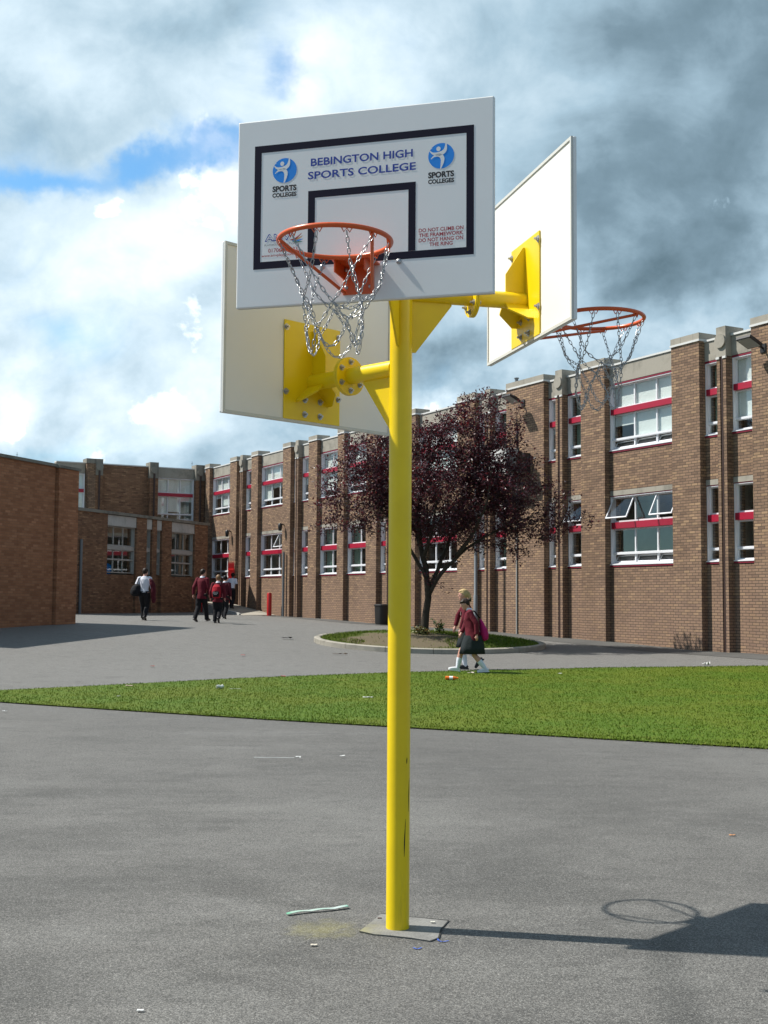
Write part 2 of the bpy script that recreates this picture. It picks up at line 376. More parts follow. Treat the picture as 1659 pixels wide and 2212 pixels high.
def asphalt_mat():
    m, t, b = mat_new('asphalt')
    g = t.new('ShaderNodeNewGeometry').outputs['Position']
    n_big = t.noise(g, .11, 6, .6, .4); n_mid = t.noise(t.vmath('MULTIPLY', g, (.45, 1.5, 1)), .9, 6, .62); n_st = t.noise(g, 2.6, 5, .6)
    sp = t.noise(g, 170, 3, .7); sp2 = t.noise(g, 60, 3, .65)
    vor = t.new('ShaderNodeTexVoronoi'); t.set(vor.inputs['Vector'], g); vor.inputs['Scale'].default_value = 210
    stone = t.sep(vor.outputs['Color'])[0]
    base = t.mix(t.smooth(n_big, .35, .68), (.158, .153, .142), (.120, .116, .108))
    base = t.mix(t.math('MULTIPLY', t.smooth(n_mid, .50, .72), .50), base, (.095, .093, .087))
    base = t.mix(t.math('MULTIPLY', t.smooth(n_mid, .44, .30), .35), base, (.225, .22, .208))
    base = t.mix(t.math('MULTIPLY', t.smooth(n_st, .60, .78), .30), base, (.085, .084, .078))
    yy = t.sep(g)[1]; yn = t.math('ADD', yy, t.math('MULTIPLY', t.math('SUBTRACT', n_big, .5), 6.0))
    base = t.mix(t.math('MULTIPLY', t.smooth(yn, 14.0, 24.0), .75), base, (.205, .20, .188))      # blends to a paler tone beyond the lawn
    sa, sb = at(1435, 2040), at(1490, 2230); ux_, uy_ = sb.x - sa.x, sb.y - sa.y; ll = math.hypot(ux_, uy_)
    rx = t.vmath('SUBTRACT', g, tuple(sa)); across = t.vmath('DOT_PRODUCT', rx, (-uy_ / ll, ux_ / ll, 0)); along = t.vmath('DOT_PRODUCT', rx, (ux_ / ll, uy_ / ll, 0))
    wv = t.math('ADD', t.math('ABSOLUTE', across), t.math('MULTIPLY', t.math('SUBTRACT', t.noise(g, 6, 5, .65), .5), .22))
    stain = t.math('MULTIPLY', t.smooth(wv, .15, .02), t.smooth(along, -.45, .2))
    base = t.mix(t.math('MULTIPLY', stain, .55), base, (.062, .062, .058))
    n_mac = t.noise(t.vmath('MULTIPLY', g, (.42, .62, 1)), 1.0, 5, .58, 1.2)
    base = t.mix(t.math('MULTIPLY', t.math('MULTIPLY', t.smooth(n_mac, .47, .62), t.smooth(yn, 13.0, 7.5)), .42), base, (.078, .076, .070))
    base = t.mix(t.math('MULTIPLY', t.math('MULTIPLY', t.smooth(n_mac, .48, .34), t.smooth(yn, 18.0, 9.0)), .35), base, (.19, .186, .173))
    n_mot = t.noise(t.vmath('MULTIPLY', g, (.7, 1.3, 1)), 4.5, 6, .7)
    base = t.mix(t.math('MULTIPLY', t.smooth(n_mot, .50, .68), .42), base, (.075, .073, .068)); base = t.mix(t.math('MULTIPLY', t.smooth(n_mot, .46, .32), .32), base, (.205, .20, .188))
    n_pat = t.noise(t.vmath('MULTIPLY', g, (.35, .9, 1)), .7, 7, .68, .6)
    base = t.mix(t.math('MULTIPLY', t.math('MULTIPLY', t.smooth(n_pat, .52, .66), t.smooth(yn, 16.0, 9.0)), .45), base, (.070, .068, .063))
    base = t.mix(t.math('MULTIPLY', t.math('MULTIPLY', t.smooth(n_pat, .42, .30), t.smooth(yn, 16.0, 9.0)), .55), base, (.20, .195, .18))
    f = t.math('ADD', t.math('MULTIPLY', t.smooth(stone, .12, .95), .85), .52)
    f = t.math('MULTIPLY', f, t.math('ADD', t.math('MULTIPLY', t.smooth(sp, .3, .7), .5), .72))
    f = t.math('MULTIPLY', f, t.math('ADD', t.math('MULTIPLY', t.smooth(sp2, .3, .7), .3), .84))
    col = t.mix(1.0, base, t.comb(f, f, f), 'MULTIPLY')
    lit = t.smooth(stone, .95, .975); col = t.mix(t.math('MULTIPLY', lit, .40), col, (.38, .37, .34))
    # yellow overspray left beside the footing when the post was painted
    d = t.vmath('DISTANCE', t.vmath('MULTIPLY', g, (1, 1, 0)), (PADC.x - .36, PADC.y - .02, 0)); dn = t.math('ADD', d, t.math('MULTIPLY', t.math('SUBTRACT', t.noise(g, 11, 6, .75), .5), .5))
    col = t.mix(t.math('MULTIPLY', t.smooth(dn, .22, .0), .22), col, (.42, .38, .09))
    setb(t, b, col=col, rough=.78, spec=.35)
    bp = t.new('ShaderNodeBump'); bp.inputs['Strength'].default_value = .55; bp.inputs['Distance'].default_value = .006
    t.set(bp.inputs['Height'], t.math('ADD', stone, sp2)); setb(t, b, normal=bp.outputs[0])
    return m
def pave_mat():
    m, t, b = mat_new('old path asphalt')
    g = t.new('ShaderNodeNewGeometry').outputs['Position']
    n = t.noise(g, .6, 6, .6); s2 = t.noise(g, 40, 4, .6)
    c = t.mix(t.smooth(n, .35, .7), (.115, .114, .108), (.082, .081, .077)); c = t.mix(t.math('MULTIPLY', s2, .4), c, (.05, .05, .046))
    setb(t, b, col=c, rough=.85, spec=.3); return m
def grass_mat(name, blade=False):
    m, t, b = mat_new(name)
    g = t.new('ShaderNodeNewGeometry').outputs['Position']
    n1 = t.noise(g, .5, 5, .6); n2 = t.noise(g, 3.5, 5, .65); n3 = t.noise(g, 35, 3, .6)
    c = t.mix(t.smooth(n1, .35, .65), (.068, .124, .004), (.096, .132, .006))
    c = t.mix(t.math('MULTIPLY', t.smooth(n2, .52, .75), .45), c, (.14, .14, .018))
    c = t.mix(t.math('MULTIPLY', t.smooth(n2, .40, .25), .35), c, (.048, .118, .013))
    c = t.mix(t.math('MULTIPLY', t.smooth(n3, .4, .7), .18), c, (.07, .085, .012))
    if blade:
        oi = t.new('ShaderNodeNewGeometry'); rnd = oi.outputs['Random Per Island']
        c = t.mix(t.math('MULTIPLY', t.smooth(rnd, .82, 1.0), .40), c, (.22, .20, .06))
        f = t.math('ADD', t.math('MULTIPLY', rnd, .40), .88); c = t.mix(1.0, c, t.comb(f, f, f), 'MULTIPLY')
    setb(t, b, col=c, rough=.7, spec=.2); return m
def leaf_mat(name, a, b_, c_):
    m, t, b = mat_new(name)
    rnd = t.new('ShaderNodeNewGeometry').outputs['Random Per Island']
    c = t.ramp(rnd, (0, a), (.55, b_), (1, c_))
    setb(t, b, col=c, rough=.42, spec=.45)
    tl = t.new('ShaderNodeBsdfTranslucent'); t.l.new(t.mix(1.0, c, (2.2, .9, .8), 'MULTIPLY'), tl.inputs[0])
    mx = t.new('ShaderNodeMixShader'); mx.inputs[0].default_value = .22
    t.l.new(b.outputs[0], mx.inputs[1]); t.l.new(tl.outputs[0], mx.inputs[2]); t.l.new(mx.outputs[0], t.n['Material Output'].inputs[0])
    return m
def cloth(name, col, rough=.85, var=.18, scale=30):
    m, t, b = mat_new(name)
    tc = t.new('ShaderNodeTexCoord').outputs['Object']; n = t.noise(tc, scale, 4, .6); n2 = t.noise(tc, 9, 3, .5)
    f = t.math('ADD', t.math('ADD', t.math('MULTIPLY', t.math('SUBTRACT', n, .5), var), t.math('MULTIPLY', t.math('SUBTRACT', n2, .5), var * 1.5)), 1)
    setb(t, b, col=t.mix(1.0, col, t.comb(f, f, f), 'MULTIPLY'), rough=rough, spec=.2)
    bp = t.new('ShaderNodeBump'); bp.inputs['Strength'].default_value = .5; bp.inputs['Distance'].default_value = .02
    t.set(bp.inputs['Height'], t.noise(tc, 14, 3, .5, .8)); setb(t, b, normal=bp.outputs[0])
    return m
def yellow_mat():
    m, t, b = mat_new('yellow gloss paint')
    tc = t.new('ShaderNodeTexCoord').outputs['Object']; n = t.noise(tc, 3, 5, .6); n2 = t.noise(t.vmath('MULTIPLY', tc, (9, 9, 1.2)), 1.5, 5, .7)
    c = t.mix(t.smooth(n, .3, .7), (.86, .625, .003), (.79, .555, .003))
    z = t.sep(tc)[2]
    grime = t.math('MULTIPLY', t.smooth(n2, .55, .75), t.smooth(z, 1.6, .1)); c = t.mix(t.math('MULTIPLY', grime, .45), c, (.24, .17, .03))
    setb(t, b, col=c, rough=.34, spec=.5); 
    bp = t.new('ShaderNodeBump'); bp.inputs['Strength'].default_value = .06; bp.inputs['Distance'].default_value = .01
    t.set(bp.inputs['Height'], t.noise(tc, 25, 3)); setb(t, b, normal=bp.outputs[0])
    return m

POST = Vector((0.0793, 5.9936, 0))
PADC = POST.copy()
M_brick = brick_mat('buff brick', (.262, .168, .112), (.16, .102, .072), (.335, .22, .132), (.075, .058, .046), low=(.30, .197, .146), msize=.009)
M_brick_red = brick_mat('orange red brick', (.38, .165, .084), (.31, .13, .066), (.42, .195, .103), (.26, .138, .085), dirt=.25, shift=.11)
M_brick_old = brick_mat('brown brick', (.25, .135, .078), (.14, .075, .048), (.32, .185, .105), (.12, .09, .07), dirt=.5, shift=.07)
M_conc = concrete_mat('weathered concrete', (.36, .335, .285))
M_conc_dark = concrete_mat('dirty concrete', (.25, .235, .20), amount=.7)
M_conc_pale = concrete_mat('pale concrete panel', (.50, .50, .48), amount=.35)
M_lead = plain('white flashing', (.62, .62, .60), .55)
M_white = plain('white window frame', (.74, .75, .78), .35, var=.06)
M_greyf = plain('grey window frame', (.36, .36, .345), .5, var=.15)
M_red = plain('red panel paint', (.36, .012, .038), .4, var=.1)
M_reddark = plain('dark red sill', (.20, .012, .03), .45, var=.15)
M_glass = glass_mat()
M_blind = cloth('sky-pale blind', (.74, .76, .75), var=.08)  # blinds, kept pale to carry the sky's reflection in the upper panes
M_curtain = cloth('green curtain', (.22, .30, .25), var=.3)
M_inside = plain('interior plaster', (.40, .39, .35), .9)
M_inside_dark = plain('interior floor', (.12, .10, .08), .8)
M_ochre = plain('ochre board', (.55, .30, .07), .7)
M_paper = plain('white paper', (.75, .75, .73), .7)
M_yellow = yellow_mat()
M_board = plain('white board laminate', (.81, .82, .81), .5, .4, var=.05, scale=3)
M_boardback = plain('off white board back', (.80, .785, .745), .5, var=.05, scale=2.5)
M_boardedge = plain('board edge', (.60, .60, .56), .5)
M_navy = plain('navy line', (.008, .007, .022), .7, .2, var=.1)
M_blue = plain('blue lettering', (.012, .045, .32), .5, var=.05)
M_sky = plain('bright blue print', (.006, .25, .80), .45, var=.05)
M_black = plain('black print', (.012, .012, .014), .5)
M_redprint = plain('dark red print', (.38, .03, .05), .5)
M_orange = plain('orange enamel', (.68, .105, .018), .3, .5, var=.1)
M_steel = plain('galvanised steel', (.42, .43, .44), .36, .5, .85, var=.2, scale=30)
M_bolt = plain('zinc bolt', (.45, .45, .46), .35, .5, .8, var=.2, scale=40)
M_darkmetal = plain('dark bronze metal', (.022, .02, .02), .45)
M_pipe = plain('dark brown downpipe', (.045, .022, .017), .5)
M_greymetal = plain('grey painted steel', (.17, .185, .20), .5, metal=.2)
M_palepipe = plain('pale conduit', (.42, .42, .40), .5)
M_scarlet = plain('red post paint', (.45, .012, .014), .4)
M_bin = plain('black plastic bin', (.012, .012, .013), .45)
M_soil = None
M_asphalt = asphalt_mat(); M_pave = pave_mat()
M_grass = grass_mat('grass'); M_blade = grass_mat('grass blades', True)
M_leaf = leaf_mat('purple leaf', (.022, .009, .015), (.044, .013, .022), (.125, .025, .036))
M_green_leaf = leaf_mat('green leaf', (.04, .09, .02), (.07, .13, .03), (.14, .18, .05))
M_bark = concrete_mat('dark bark', (.055, .045, .034), (.02, .018, .013), .7, 4)
M_soil = concrete_mat('bare soil', (.155, .13, .09), (.08, .075, .04), .6, 1.5)
M_maroon = cloth('maroon blazer', (.115, .012, .022)); M_maroon2 = cloth('dark maroon blazer', (.075, .010, .018))
M_shirt = cloth('white shirt', (.68, .70, .78), var=.08); M_trouser = cloth('black trousers', (.014, .014, .017)); M_skirt = cloth('charcoal skirt', (.020, .026, .028))
M_sock = cloth('white socks', (.70, .72, .80), var=.08); M_shoeb = plain('black leather', (.01, .01, .014), .35); M_shoew = plain('white trainer', (.72, .72, .74), .5)
M_skin = plain('skin', (.53, .275, .21), .5, var=.06); M_skin_d = plain('brown skin', (.07, .035, .022), .5)
M_hair_d = cloth('dark brown hair', (.028, .017, .012), .5, .5, 60); M_hair_b = cloth('blonde hair', (.44, .31, .15), .45, .5, 60); M_hair_s = cloth('sandy hair', (.20, .12, .06), .5, .4, 60)
M_hair_k = cloth('black hair', (.008, .007, .007), .5)
M_magenta = cloth('magenta bag', (.42, .016, .13)); M_bagblack = cloth('black bag', (.012, .012, .015)); M_bagred = cloth('red bag', (.33, .012, .025))

# ------------------------------------------------------------------ ground
def sheet(name, xs, ys, zf, mat):
    nx, ny = len(xs), len(ys); X, Y = np.meshgrid(xs, ys); Z = zf(X, Y)
    vs = np.stack([X, Y, Z], -1).reshape(-1, 3)
    fs = [(j * nx + i, j * nx + i + 1, (j + 1) * nx + i + 1, (j + 1) * nx + i) for j in range(ny - 1) for i in range(nx - 1)]
    me = bpy.data.meshes.new(name); me.from_pydata(vs.tolist(), [], fs); me.materials.append(mat)
    me.polygons.foreach_set('use_smooth', [True] * len(fs))
    o = bpy.data.objects.new(name, me); COL.objects.link(o); return o
far = lambda a, b, n: list(np.geomspace(a, b, n))
gx = [-v for v in far(32, 900, 14)][::-1] + list(np.arange(-31, 31.1, 1.0)) + far(32, 900, 14)
gy = [-v for v in far(20, 600, 8)][::-1] + list(np.arange(-19, 75.1, 1.0)) + far(76, 1200, 14)
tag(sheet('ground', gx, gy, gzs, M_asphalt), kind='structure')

def polyline(pts, n):
    pts = [Vector(p) for p in pts]; L = [0]
    for a, b in zip(pts, pts[1:]): L.append(L[-1] + (b - a).length)
    out = []
    for i in range(n):
        s = L[-1] * i / (n - 1); k = 0
        while k < len(pts) - 2 and L[k + 1] < s: k += 1
        f = (s - L[k]) / max(1e-9, L[k + 1] - L[k]); out.append(pts[k].lerp(pts[k + 1], f))
    return out
def strip_sheet(name, A, B, n, m, dz, mat, kind='structure', wob=0):
    """sheet between two ground lines A and B"""
    a, b = polyline(A, n), polyline(B, n); vs = []
    for i in range(n):
        for j in range(m):
            p = a[i].lerp(b[i], j / (m - 1)); vs.append((p.x, p.y, gz(p.x, p.y) + dz))
    fs = [(i * m + j, i * m + j + 1, (i + 1) * m + j + 1, (i + 1) * m + j) for i in range(n - 1) for j in range(m - 1)]
    me = bpy.data.meshes.new(name); me.from_pydata(vs, [], fs); me.materials.append(mat)
    me.polygons.foreach_set('use_smooth', [True] * len(fs))
    o = bpy.data.objects.new(name, me); COL.objects.link(o); tag(o, kind=kind)
    return o, a, b
# the lawn: near edge and far edge
near = [at(-34, 1506), at(-20, 1514), at(0, 1518), at(300, 1538), at(600, 1557), at(890, 1574), at(1200, 1592), at(1659, 1619), at(1900, 1636), at(2300, 1668)]
farl = [at(-34, 1505), at(-20, 1498), at(0, 1493), at(250, 1481), at(520, 1467), at(835, 1455), at(1080, 1449), at(1300, 1444), at(1659, 1440), at(2000, 1437), at(2300, 1436)]
lawn, la, lb = strip_sheet('lawn', near, farl, 160, 24, .018, M_grass)
def blades(name, pts, h0, h1, mat, kind='stuff', w=.007):
    n = len(pts); rng = np.random.default_rng(3)
    P = np.array(pts); h = rng.uniform(h0, h1, n); a = rng.uniform(0, 6.283, n); lean = rng.normal(0, .45, (n, 2)) * h[:, None]
    d = np.stack([np.cos(a), np.sin(a)], 1) * w * rng.uniform(.6, 1.4, n)[:, None]
    V = np.zeros((n, 3, 3)); V[:, 0] = P; V[:, 1] = P; V[:, 2] = P
    V[:, 0, :2] -= d; V[:, 1, :2] += d; V[:, 2, :2] += lean; V[:, 2, 2] += h
    me = bpy.data.meshes.new(name); me.vertices.add(3 * n); me.loops.add(3 * n); me.polygons.add(n)
    me.vertices.foreach_set('co', V.reshape(-1)); me.loops.foreach_set('vertex_index', np.arange(3 * n, dtype=np.int32))
    me.polygons.foreach_set('loop_start', np.arange(0, 3 * n, 3, dtype=np.int32)); me.polygons.foreach_set('loop_total', np.full(n, 3, dtype=np.int32))
    me.update(); me.validate(); me.materials.append(mat)
    o = bpy.data.objects.new(name, me); COL.objects.link(o)
    if kind: o['kind'] = kind
    return o
def lawn_points(n):
    rng = random.Random(5); out = []
    w = [(a - b).length for a, b in zip(la, lb)]; tot = sum(w)
    cum = np.cumsum(w) / tot
    us = sorted(rng.random() for _ in range(n))
    for u in us:
        i = min(int(np.searchsorted(cum, u)), len(la) - 2); f = rng.random(); v = rng.random()
        if rng.random() < .06: v = rng.choice((rng.uniform(-.006, .02), rng.uniform(.98, 1.012)))
        p = la[i].lerp(la[i + 1], f).lerp(lb[i].lerp(lb[i + 1], f), v); out.append((p.x, p.y, 0))
    A = np.array(out); A[:, 2] = gzs(A[:, 0], A[:, 1]) + .012; return A
tag(blades('grass', lawn_points(170000), .010, .034, M_blade, w=.0065), kind='stuff')

# ------------------------------------------------------------------ basketball post
def board_angle(k): return -0.2773 + 2 * math.pi * k / 3 + (0, .0024, .0206)[k]
BR, BT = .677, .024           # board centre distance from the post axis, thickness
BW, BH = 1.2, .875
ZB = (2.9055, 2.8877, 2.5105) # underside of each board
_tc = {}
def text_geo(body, x0, x1, z0, z1, bold=.0):
    cu = bpy.data.curves.new('t', 'FONT'); cu.body = body; cu.offset = bold; cu.resolution_u = 3
    o = bpy.data.objects.new('t', cu); COL.objects.link(o); bpy.context.view_layer.update()
    me = evaluated(o); bpy.data.objects.remove(o)
    co = [v.co.copy() for v in me.vertices]; fs = [tuple(p.vertices) for p in me.polygons]
    ax, bx = min(c.x for c in co), max(c.x for c in co); az, bz = min(c.y for c in co), max(c.y for c in co)
    return [(x0 + (c.x - ax) / (bx - ax) * (x1 - x0), z0 + (c.y - az) / (bz - az) * (z1 - z0)) for c in co], fs
def flat(mb, poly_pts, faces, y): mb.add([(p[0], y, p[1]) for p in poly_pts], faces)
def rect_frame(mb, x0, x1, z0, z1, t, y, th, bottom=True):
    mb.box(x0, x1, y - th, y, z1 - t, z1); 
    if bottom: mb.box(x0, x1, y - th, y, z0, z0 + t)
    zl = z0 + t if bottom else z0
    mb.box(x0, x0 + t, y - th, y, zl, z1 - t); mb.box(x1 - t, x1, y - th, y, zl, z1 - t)
def swoosh(pts, wid, n=24):
    """tapered brush stroke as a polygon strip: pts control points, wid half widths"""
    P = [Vector((p[0], p[1])) for p in pts]; out = []
    def cr(t):
        k = min(int(t), len(P) - 2); f = t - k
        p0, p1, p2, p3 = P[max(k - 1, 0)], P[k], P[k + 1], P[min(k + 2, len(P) - 1)]
        q = .5 * ((2 * p1) + (p2 - p0) * f + (2 * p0 - 5 * p1 + 4 * p2 - p3) * f * f + (3 * p1 - p0 - 3 * p2 + p3) * f ** 3)
        return q, wid[k] * (1 - f) + wid[k + 1] * f
    L, Rr = [], []
    for i in range(n + 1):
        t = (len(P) - 1) * i / n * .9999; q, w_ = cr(t); q2, _ = cr(min(t + .01, len(P) - 1.0001)); d = (q2 - q)
        if d.length < 1e-9: d = Vector((0, 1))
        d.normalize(); nn = Vector((-d.y, d.x)); L.append(q + nn * w_); Rr.append(q - nn * w_)
    vs = L + Rr; m = n + 1
    return [(v.x, v.y) for v in vs], [(i, i + 1, m + i + 1, m + i) for i in range(n)]
def sports_logo(parent, cx, cz):
    yf = -BR - BT / 2
    e = MB(); N = 40
    vs = [(cx + .0585 * math.cos(2 * math.pi * k / N), yf - .0006, cz + .0575 * math.sin(2 * math.pi * k / N)) for k in range(N)]
    e.add(vs, [tuple(range(N))]); disc = e.build('emblem', M_sky, parent)
    g = MB()
    for pts, wd in (([(-.052, .026), (-.035, .012), (-.005, .010), (.016, .022), (.022, .045), (.020, .066)], [.001, .005, .0095, .008, .004, .0006]),
                    ([(-.046, -.012), (-.030, .001), (-.006, .003), (.006, -.012), (.004, -.036), (-.004, -.062)], [.001, .004, .0085, .009, .006, .0006]),
                    ([(-.052, .026), (-.048, .034), (-.040, .036)], [.0006, .002, .0006])):
        p, f = swoosh(pts, wd); flat(g, [(cx + a, cz + b) for a, b in p], f, yf - .0013)
    hv = [(cx - .012 + .0095 * math.cos(2 * math.pi * k / 20), yf - .0013, cz + .032 + .0105 * math.sin(2 * math.pi * k / 20)) for k in range(20)]
    g.add(hv, [tuple(range(20))])
    g.build('emblem_figure', M_board, disc)
    t = MB(); p, f = text_geo('SPORTS', cx - .0585, cx + .0585, cz - .098, cz - .070, .045); flat(t, p, f, yf - .0008); t.build('lettering', M_black, parent)
    t = MB(); p, f = text_geo('COLLEGES', cx - .0585, cx + .0585, cz - .1235, cz - .103, .045); flat(t, p, f, yf - .0008)
    t.build('lettering', M_black, parent)

post = empty('basketball_post', POST, 0, 'yellow steel basketball post carrying three white backboards with orange hoops', 'basketball post')
p_ = MB(); p_.tube([(0, 0, 0.0), (0, 0, 3.30)], .0560, 40); p_.tube([(0, 0, 3.30), (0, 0, 3.306)], .053, 40)
p_.build('pole', M_yellow, post, smooth=True, angle=40)
sc = MB()
def surf_streak(a, z0, z1, w, da):
    vs = []
    for i in range(9):
        f = i / 8; z = z0 + (z1 - z0) * f; an = a + da * f * f; ww = w * math.sin(math.pi * (.08 + .84 * f)) / .0567
        for q in (-ww, ww): vs.append((.0567 * math.cos(an + q), .0567 * math.sin(an + q), z))
    sc.add(vs, [(2 * i, 2 * i + 1, 2 * i + 3, 2 * i + 2) for i in range(8)])
for a, z0, z1, w, da in ((-1.02, .35, .50, .0030, .10), (-.95, .45, .53, .0016, .05), (-.52, .56, .72, .0026, .12), (-.80, .79, .82, .0030, .02)): surf_streak(a, z0, z1, w, da)
sc.build('scuff_mark', M_navy, post)

def hexbolt(par, x, z, y0, dirn, r=.011, h=.009, stud=True):
    mb = MB()
    mb.tube([(x, y0, z), (x, y0 + dirn * h, z)], r, 6); 
    if stud: mb.tube([(x, y0 + dirn * h, z), (x, y0 + dirn * (h + .012), z)], r * .5, 8)
    mb.tube([(x, y0, z), (x, y0 + dirn * .0025, z)], r * 1.45, 14)
    mb.build('bolt', M_bolt, par)
def domebolt(par, c, r):
    mb = MB(); mb.ball(c, r, 12, 6); mb.build('bolt', M_bolt, par, smooth=True)
def chain(mb, pts, pitch=.024, wire=.0019):
    """oval links along a polyline, every other one turned a quarter"""
    P = [Vector(p) for p in pts]; L = [0]
    for a, b in zip(P, P[1:]): L.append(L[-1] + (b - a).length)
    n = max(2, round(L[-1] / pitch))
    def pos(s):
        k = 0
        while k < len(P) - 2 and L[k + 1] < s: k += 1
        return P[k].lerp(P[k + 1], (s - L[k]) / max(1e-9, L[k + 1] - L[k]))
    for i in range(n):
        a, b = pos(L[-1] * i / n), pos(L[-1] * (i + 1) / n); c = (a + b) / 2; t = (b - a).normalized()
        s1 = t.cross(Vector((.31, .17, .93))).normalized(); s2 = t.cross(s1)
        ph = (i % 2) * math.pi / 2 + .6 + .25 * math.sin(i * 1.7); s = s1 * math.cos(ph) + s2 * math.sin(ph)
        hl = (b - a).length * .5 + wire * 1.6; hw = .0062; ring = []
        for k in range(10):
            th = 2 * math.pi * k / 10; cc = math.cos(th); ss = math.sin(th)
            ring.append(c + t * (math.copysign(abs(cc) ** .75, cc) * hl) + s * ss * hw)
        ring.append(ring[0])
        # closed ring tube
        nb = len(mb.v); nn = s.cross(t)
        for k in range(10):
            p0, p1, p2 = ring[(k - 1) % 10], ring[k], ring[(k + 1) % 10]; d = (p2 - p0).normalized(); o1 = d.cross(nn).normalized()
            for q in range(4):
                th = math.pi / 2 * q; mb.v.append(tuple(p1 + (o1 * math.cos(th) + nn * math.sin(th)) * wire))
        for k in range(10):
            k2 = (k + 1) % 10
            for q in range(4):
                q2 = (q + 1) % 4; mb.f.append((nb + k * 4 + q, nb + k * 4 + q2, nb + k2 * 4 + q2, nb + k2 * 4 + q)); mb.m.append(0)

RIMR, RIMY = .2335, -BR - .387
def net_pts(k, style):
    """ring of chain strands: 12 hooks, two rows of crossings, hanging loops"""
    rng = random.Random(40 + k); rz = .150
    N = 12; C = Vector((0, RIMY, 0)); zr = ZB[k] + .160 - .022
    def P(a, r, z, j=.0): 
        return Vector((math.cos(a) * r + rng.gauss(0, j), RIMY + math.sin(a) * r + rng.gauss(0, j), zr - z + rng.gauss(0, j)))
    hook = [P(2 * math.pi * i / N, RIMR - .004, 0) for i in range(N)]
    H = N // 2
    j = .012 if style == 0 else .006
    r1 = [P(2 * math.pi * (2 * i + .5) / N, .165, .165, j) for i in range(H)]         # pairs of strands meet
    r2 = [P(2 * math.pi * (2 * i + 1.5) / N, .130, .235, j) for i in range(H)]
    r3 = [P(2 * math.pi * (2 * i + .5) / N, .118, .350, j) for i in range(H)]
    S = []
    def seg(a, b, sag=.0, n=4):
        return [a.lerp(b, t / n) + Vector((0, 0, -sag * 4 * (t / n) * (1 - t / n))) for t in range(n + 1)]
    for i in range(H):
        S.append(seg(hook[2 * i], r1[i])); S.append(seg(hook[2 * i + 1], r1[i]))
        S.append(seg(r1[i], r2[i], .008)); S.append(seg(r1[(i + 1) % H], r2[i], .008))
        S.append(seg(r2[i], r3[i], .006)); S.append(seg(r2[i], r3[(i + 1) % H], .006))
        S.append(seg(r3[i], r3[(i + 1) % H], .095, 8))
        if i % 2 == 0: S.append(seg(r2[i], r2[(i + 1) % H], .03, 6))
    return hook, S
def assembly(k):
    e = [None]
    fr = Matrix.Rotation(board_angle(k), 4, 'Z')
    zb = ZB[k]; za = zb + .225; yf = -BR - BT / 2; yb = -BR + BT / 2
    def place(o): o.matrix_local = fr; return o
    # arm: inner stub with gusset, two flanges, outer tube, mounting plate with fins
    a = MB(); a.tube([(0, -.045, za), (0, -.361, za)], .0425, 24)
    arm = place(a.build('arm', M_yellow, post, smooth=True, angle=40))
    g = MB(); g.prism([(-.052, za - .036), (-.262, za - .036), (-.262, za - .052), (-.075, za - .30), (-.052, za - .30)], 'x', -.005, .005); g.build('gusset', M_yellow, arm)
    for y0, y1 in ((-.361, -.3725), (-.374, -.3855)):
        q = MB(); q.tube([(0, y0, za), (0, y1, za)], .100, 36); q.build('flange', M_yellow, arm, smooth=True, angle=40)
    for i in range(6):
        th = 2 * math.pi * (i + .5) / 6; hexbolt(arm, .075 * math.cos(th), za + .075 * math.sin(th), -.361, 1); hexbolt(arm, .075 * math.cos(th), za + .075 * math.sin(th), -.3855, -1, stud=False)
    a2 = MB(); a2.tube([(0, -.3855, za), (0, yb + .008 - 0, za)], .0425, 24); br = place(a2.build('bracket', M_yellow, post, smooth=True, angle=40))
    pl = MB(); pl.box(-.2, .2, yb + .0005, yb + .0085, zb + .014, zb + .54); pl.build('mounting_plate', M_yellow, br, bevel=.002)
    fn = MB(); yp = yb + .0085
    fn.prism([(yp, zb + .505), (yp + .012, zb + .505), (yp + .105, zb + .36), (yp + .105, za + .03), (yp, za + .03)], 'x', -.005, .005)
    for sg in (-1, 1):
        d = Vector((sg * .72, 0, -.69)); nrm = Vector((.69, 0, sg * .72)) * .0045
        o0 = Vector((0, 0, za)) + d * .036; o1 = Vector((0, 0, za)) + d * .165
        pts = [o0 + Vector((0, yp, 0)), o0 + Vector((0, yp + .115, 0)), o0 + d * .055 + Vector((0, yp + .115, 0)), o1 + Vector((0, yp + .03, 0)), o1 + Vector((0, yp, 0))]
        vs = [p + nrm for p in pts] + [p - nrm for p in pts]; n = 5
        fn.add(vs, [tuple(range(n)), tuple(range(2 * n - 1, n - 1, -1))] + [(i, i + n, (i + 1) % n + n, (i + 1) % n) for i in range(n)])
    fn.build('fin', M_yellow, br)
    for x, z in ((-.188, .50), (.188, .50), (-.188, .158), (.188, .158), (-.055, .127), (.055, .127), (-.055, .049), (.055, .049)): hexbolt(br, x, zb + z, yp, 1, .012, .010)
    # board
    b = MB(); b.box(-BW / 2, BW / 2, yf, yb - .004, zb, zb + BH, 0)
    board = place(b.build('backboard', M_board, post, bevel=.006))
    lip = MB()
    w_ = .016
    for x0, x1, z0, z1 in ((-BW / 2 + .001, BW / 2 - .001, zb + .001, zb + w_), (-BW / 2 + .001, BW / 2 - .001, zb + BH - w_, zb + BH - .001), (-BW / 2 + .001, -BW / 2 + w_, zb + w_, zb + BH - w_), (BW / 2 - w_, BW / 2 - .001, zb + w_, zb + BH - w_)):
        lip.box(x0, x1, yb - .004, yb + .006, z0, z1)
    lip.build('rear_lip', M_boardedge, board)
    bk = MB(); bk.box(-BW / 2 + w_, BW / 2 - w_, yb - .0045, yb, zb + w_, zb + BH - w_); bk.build('rear_face', M_boardback, board)
    ln = MB()
    rect_frame(ln, -.516, .511, zb + .176, zb + .753, .0335, yf, .0008)
    rect_frame(ln, -.254, .249, zb + .2105, zb + .521, .033, yf, .0008, bottom=False)
    ln.build('line_marking', M_navy, board)
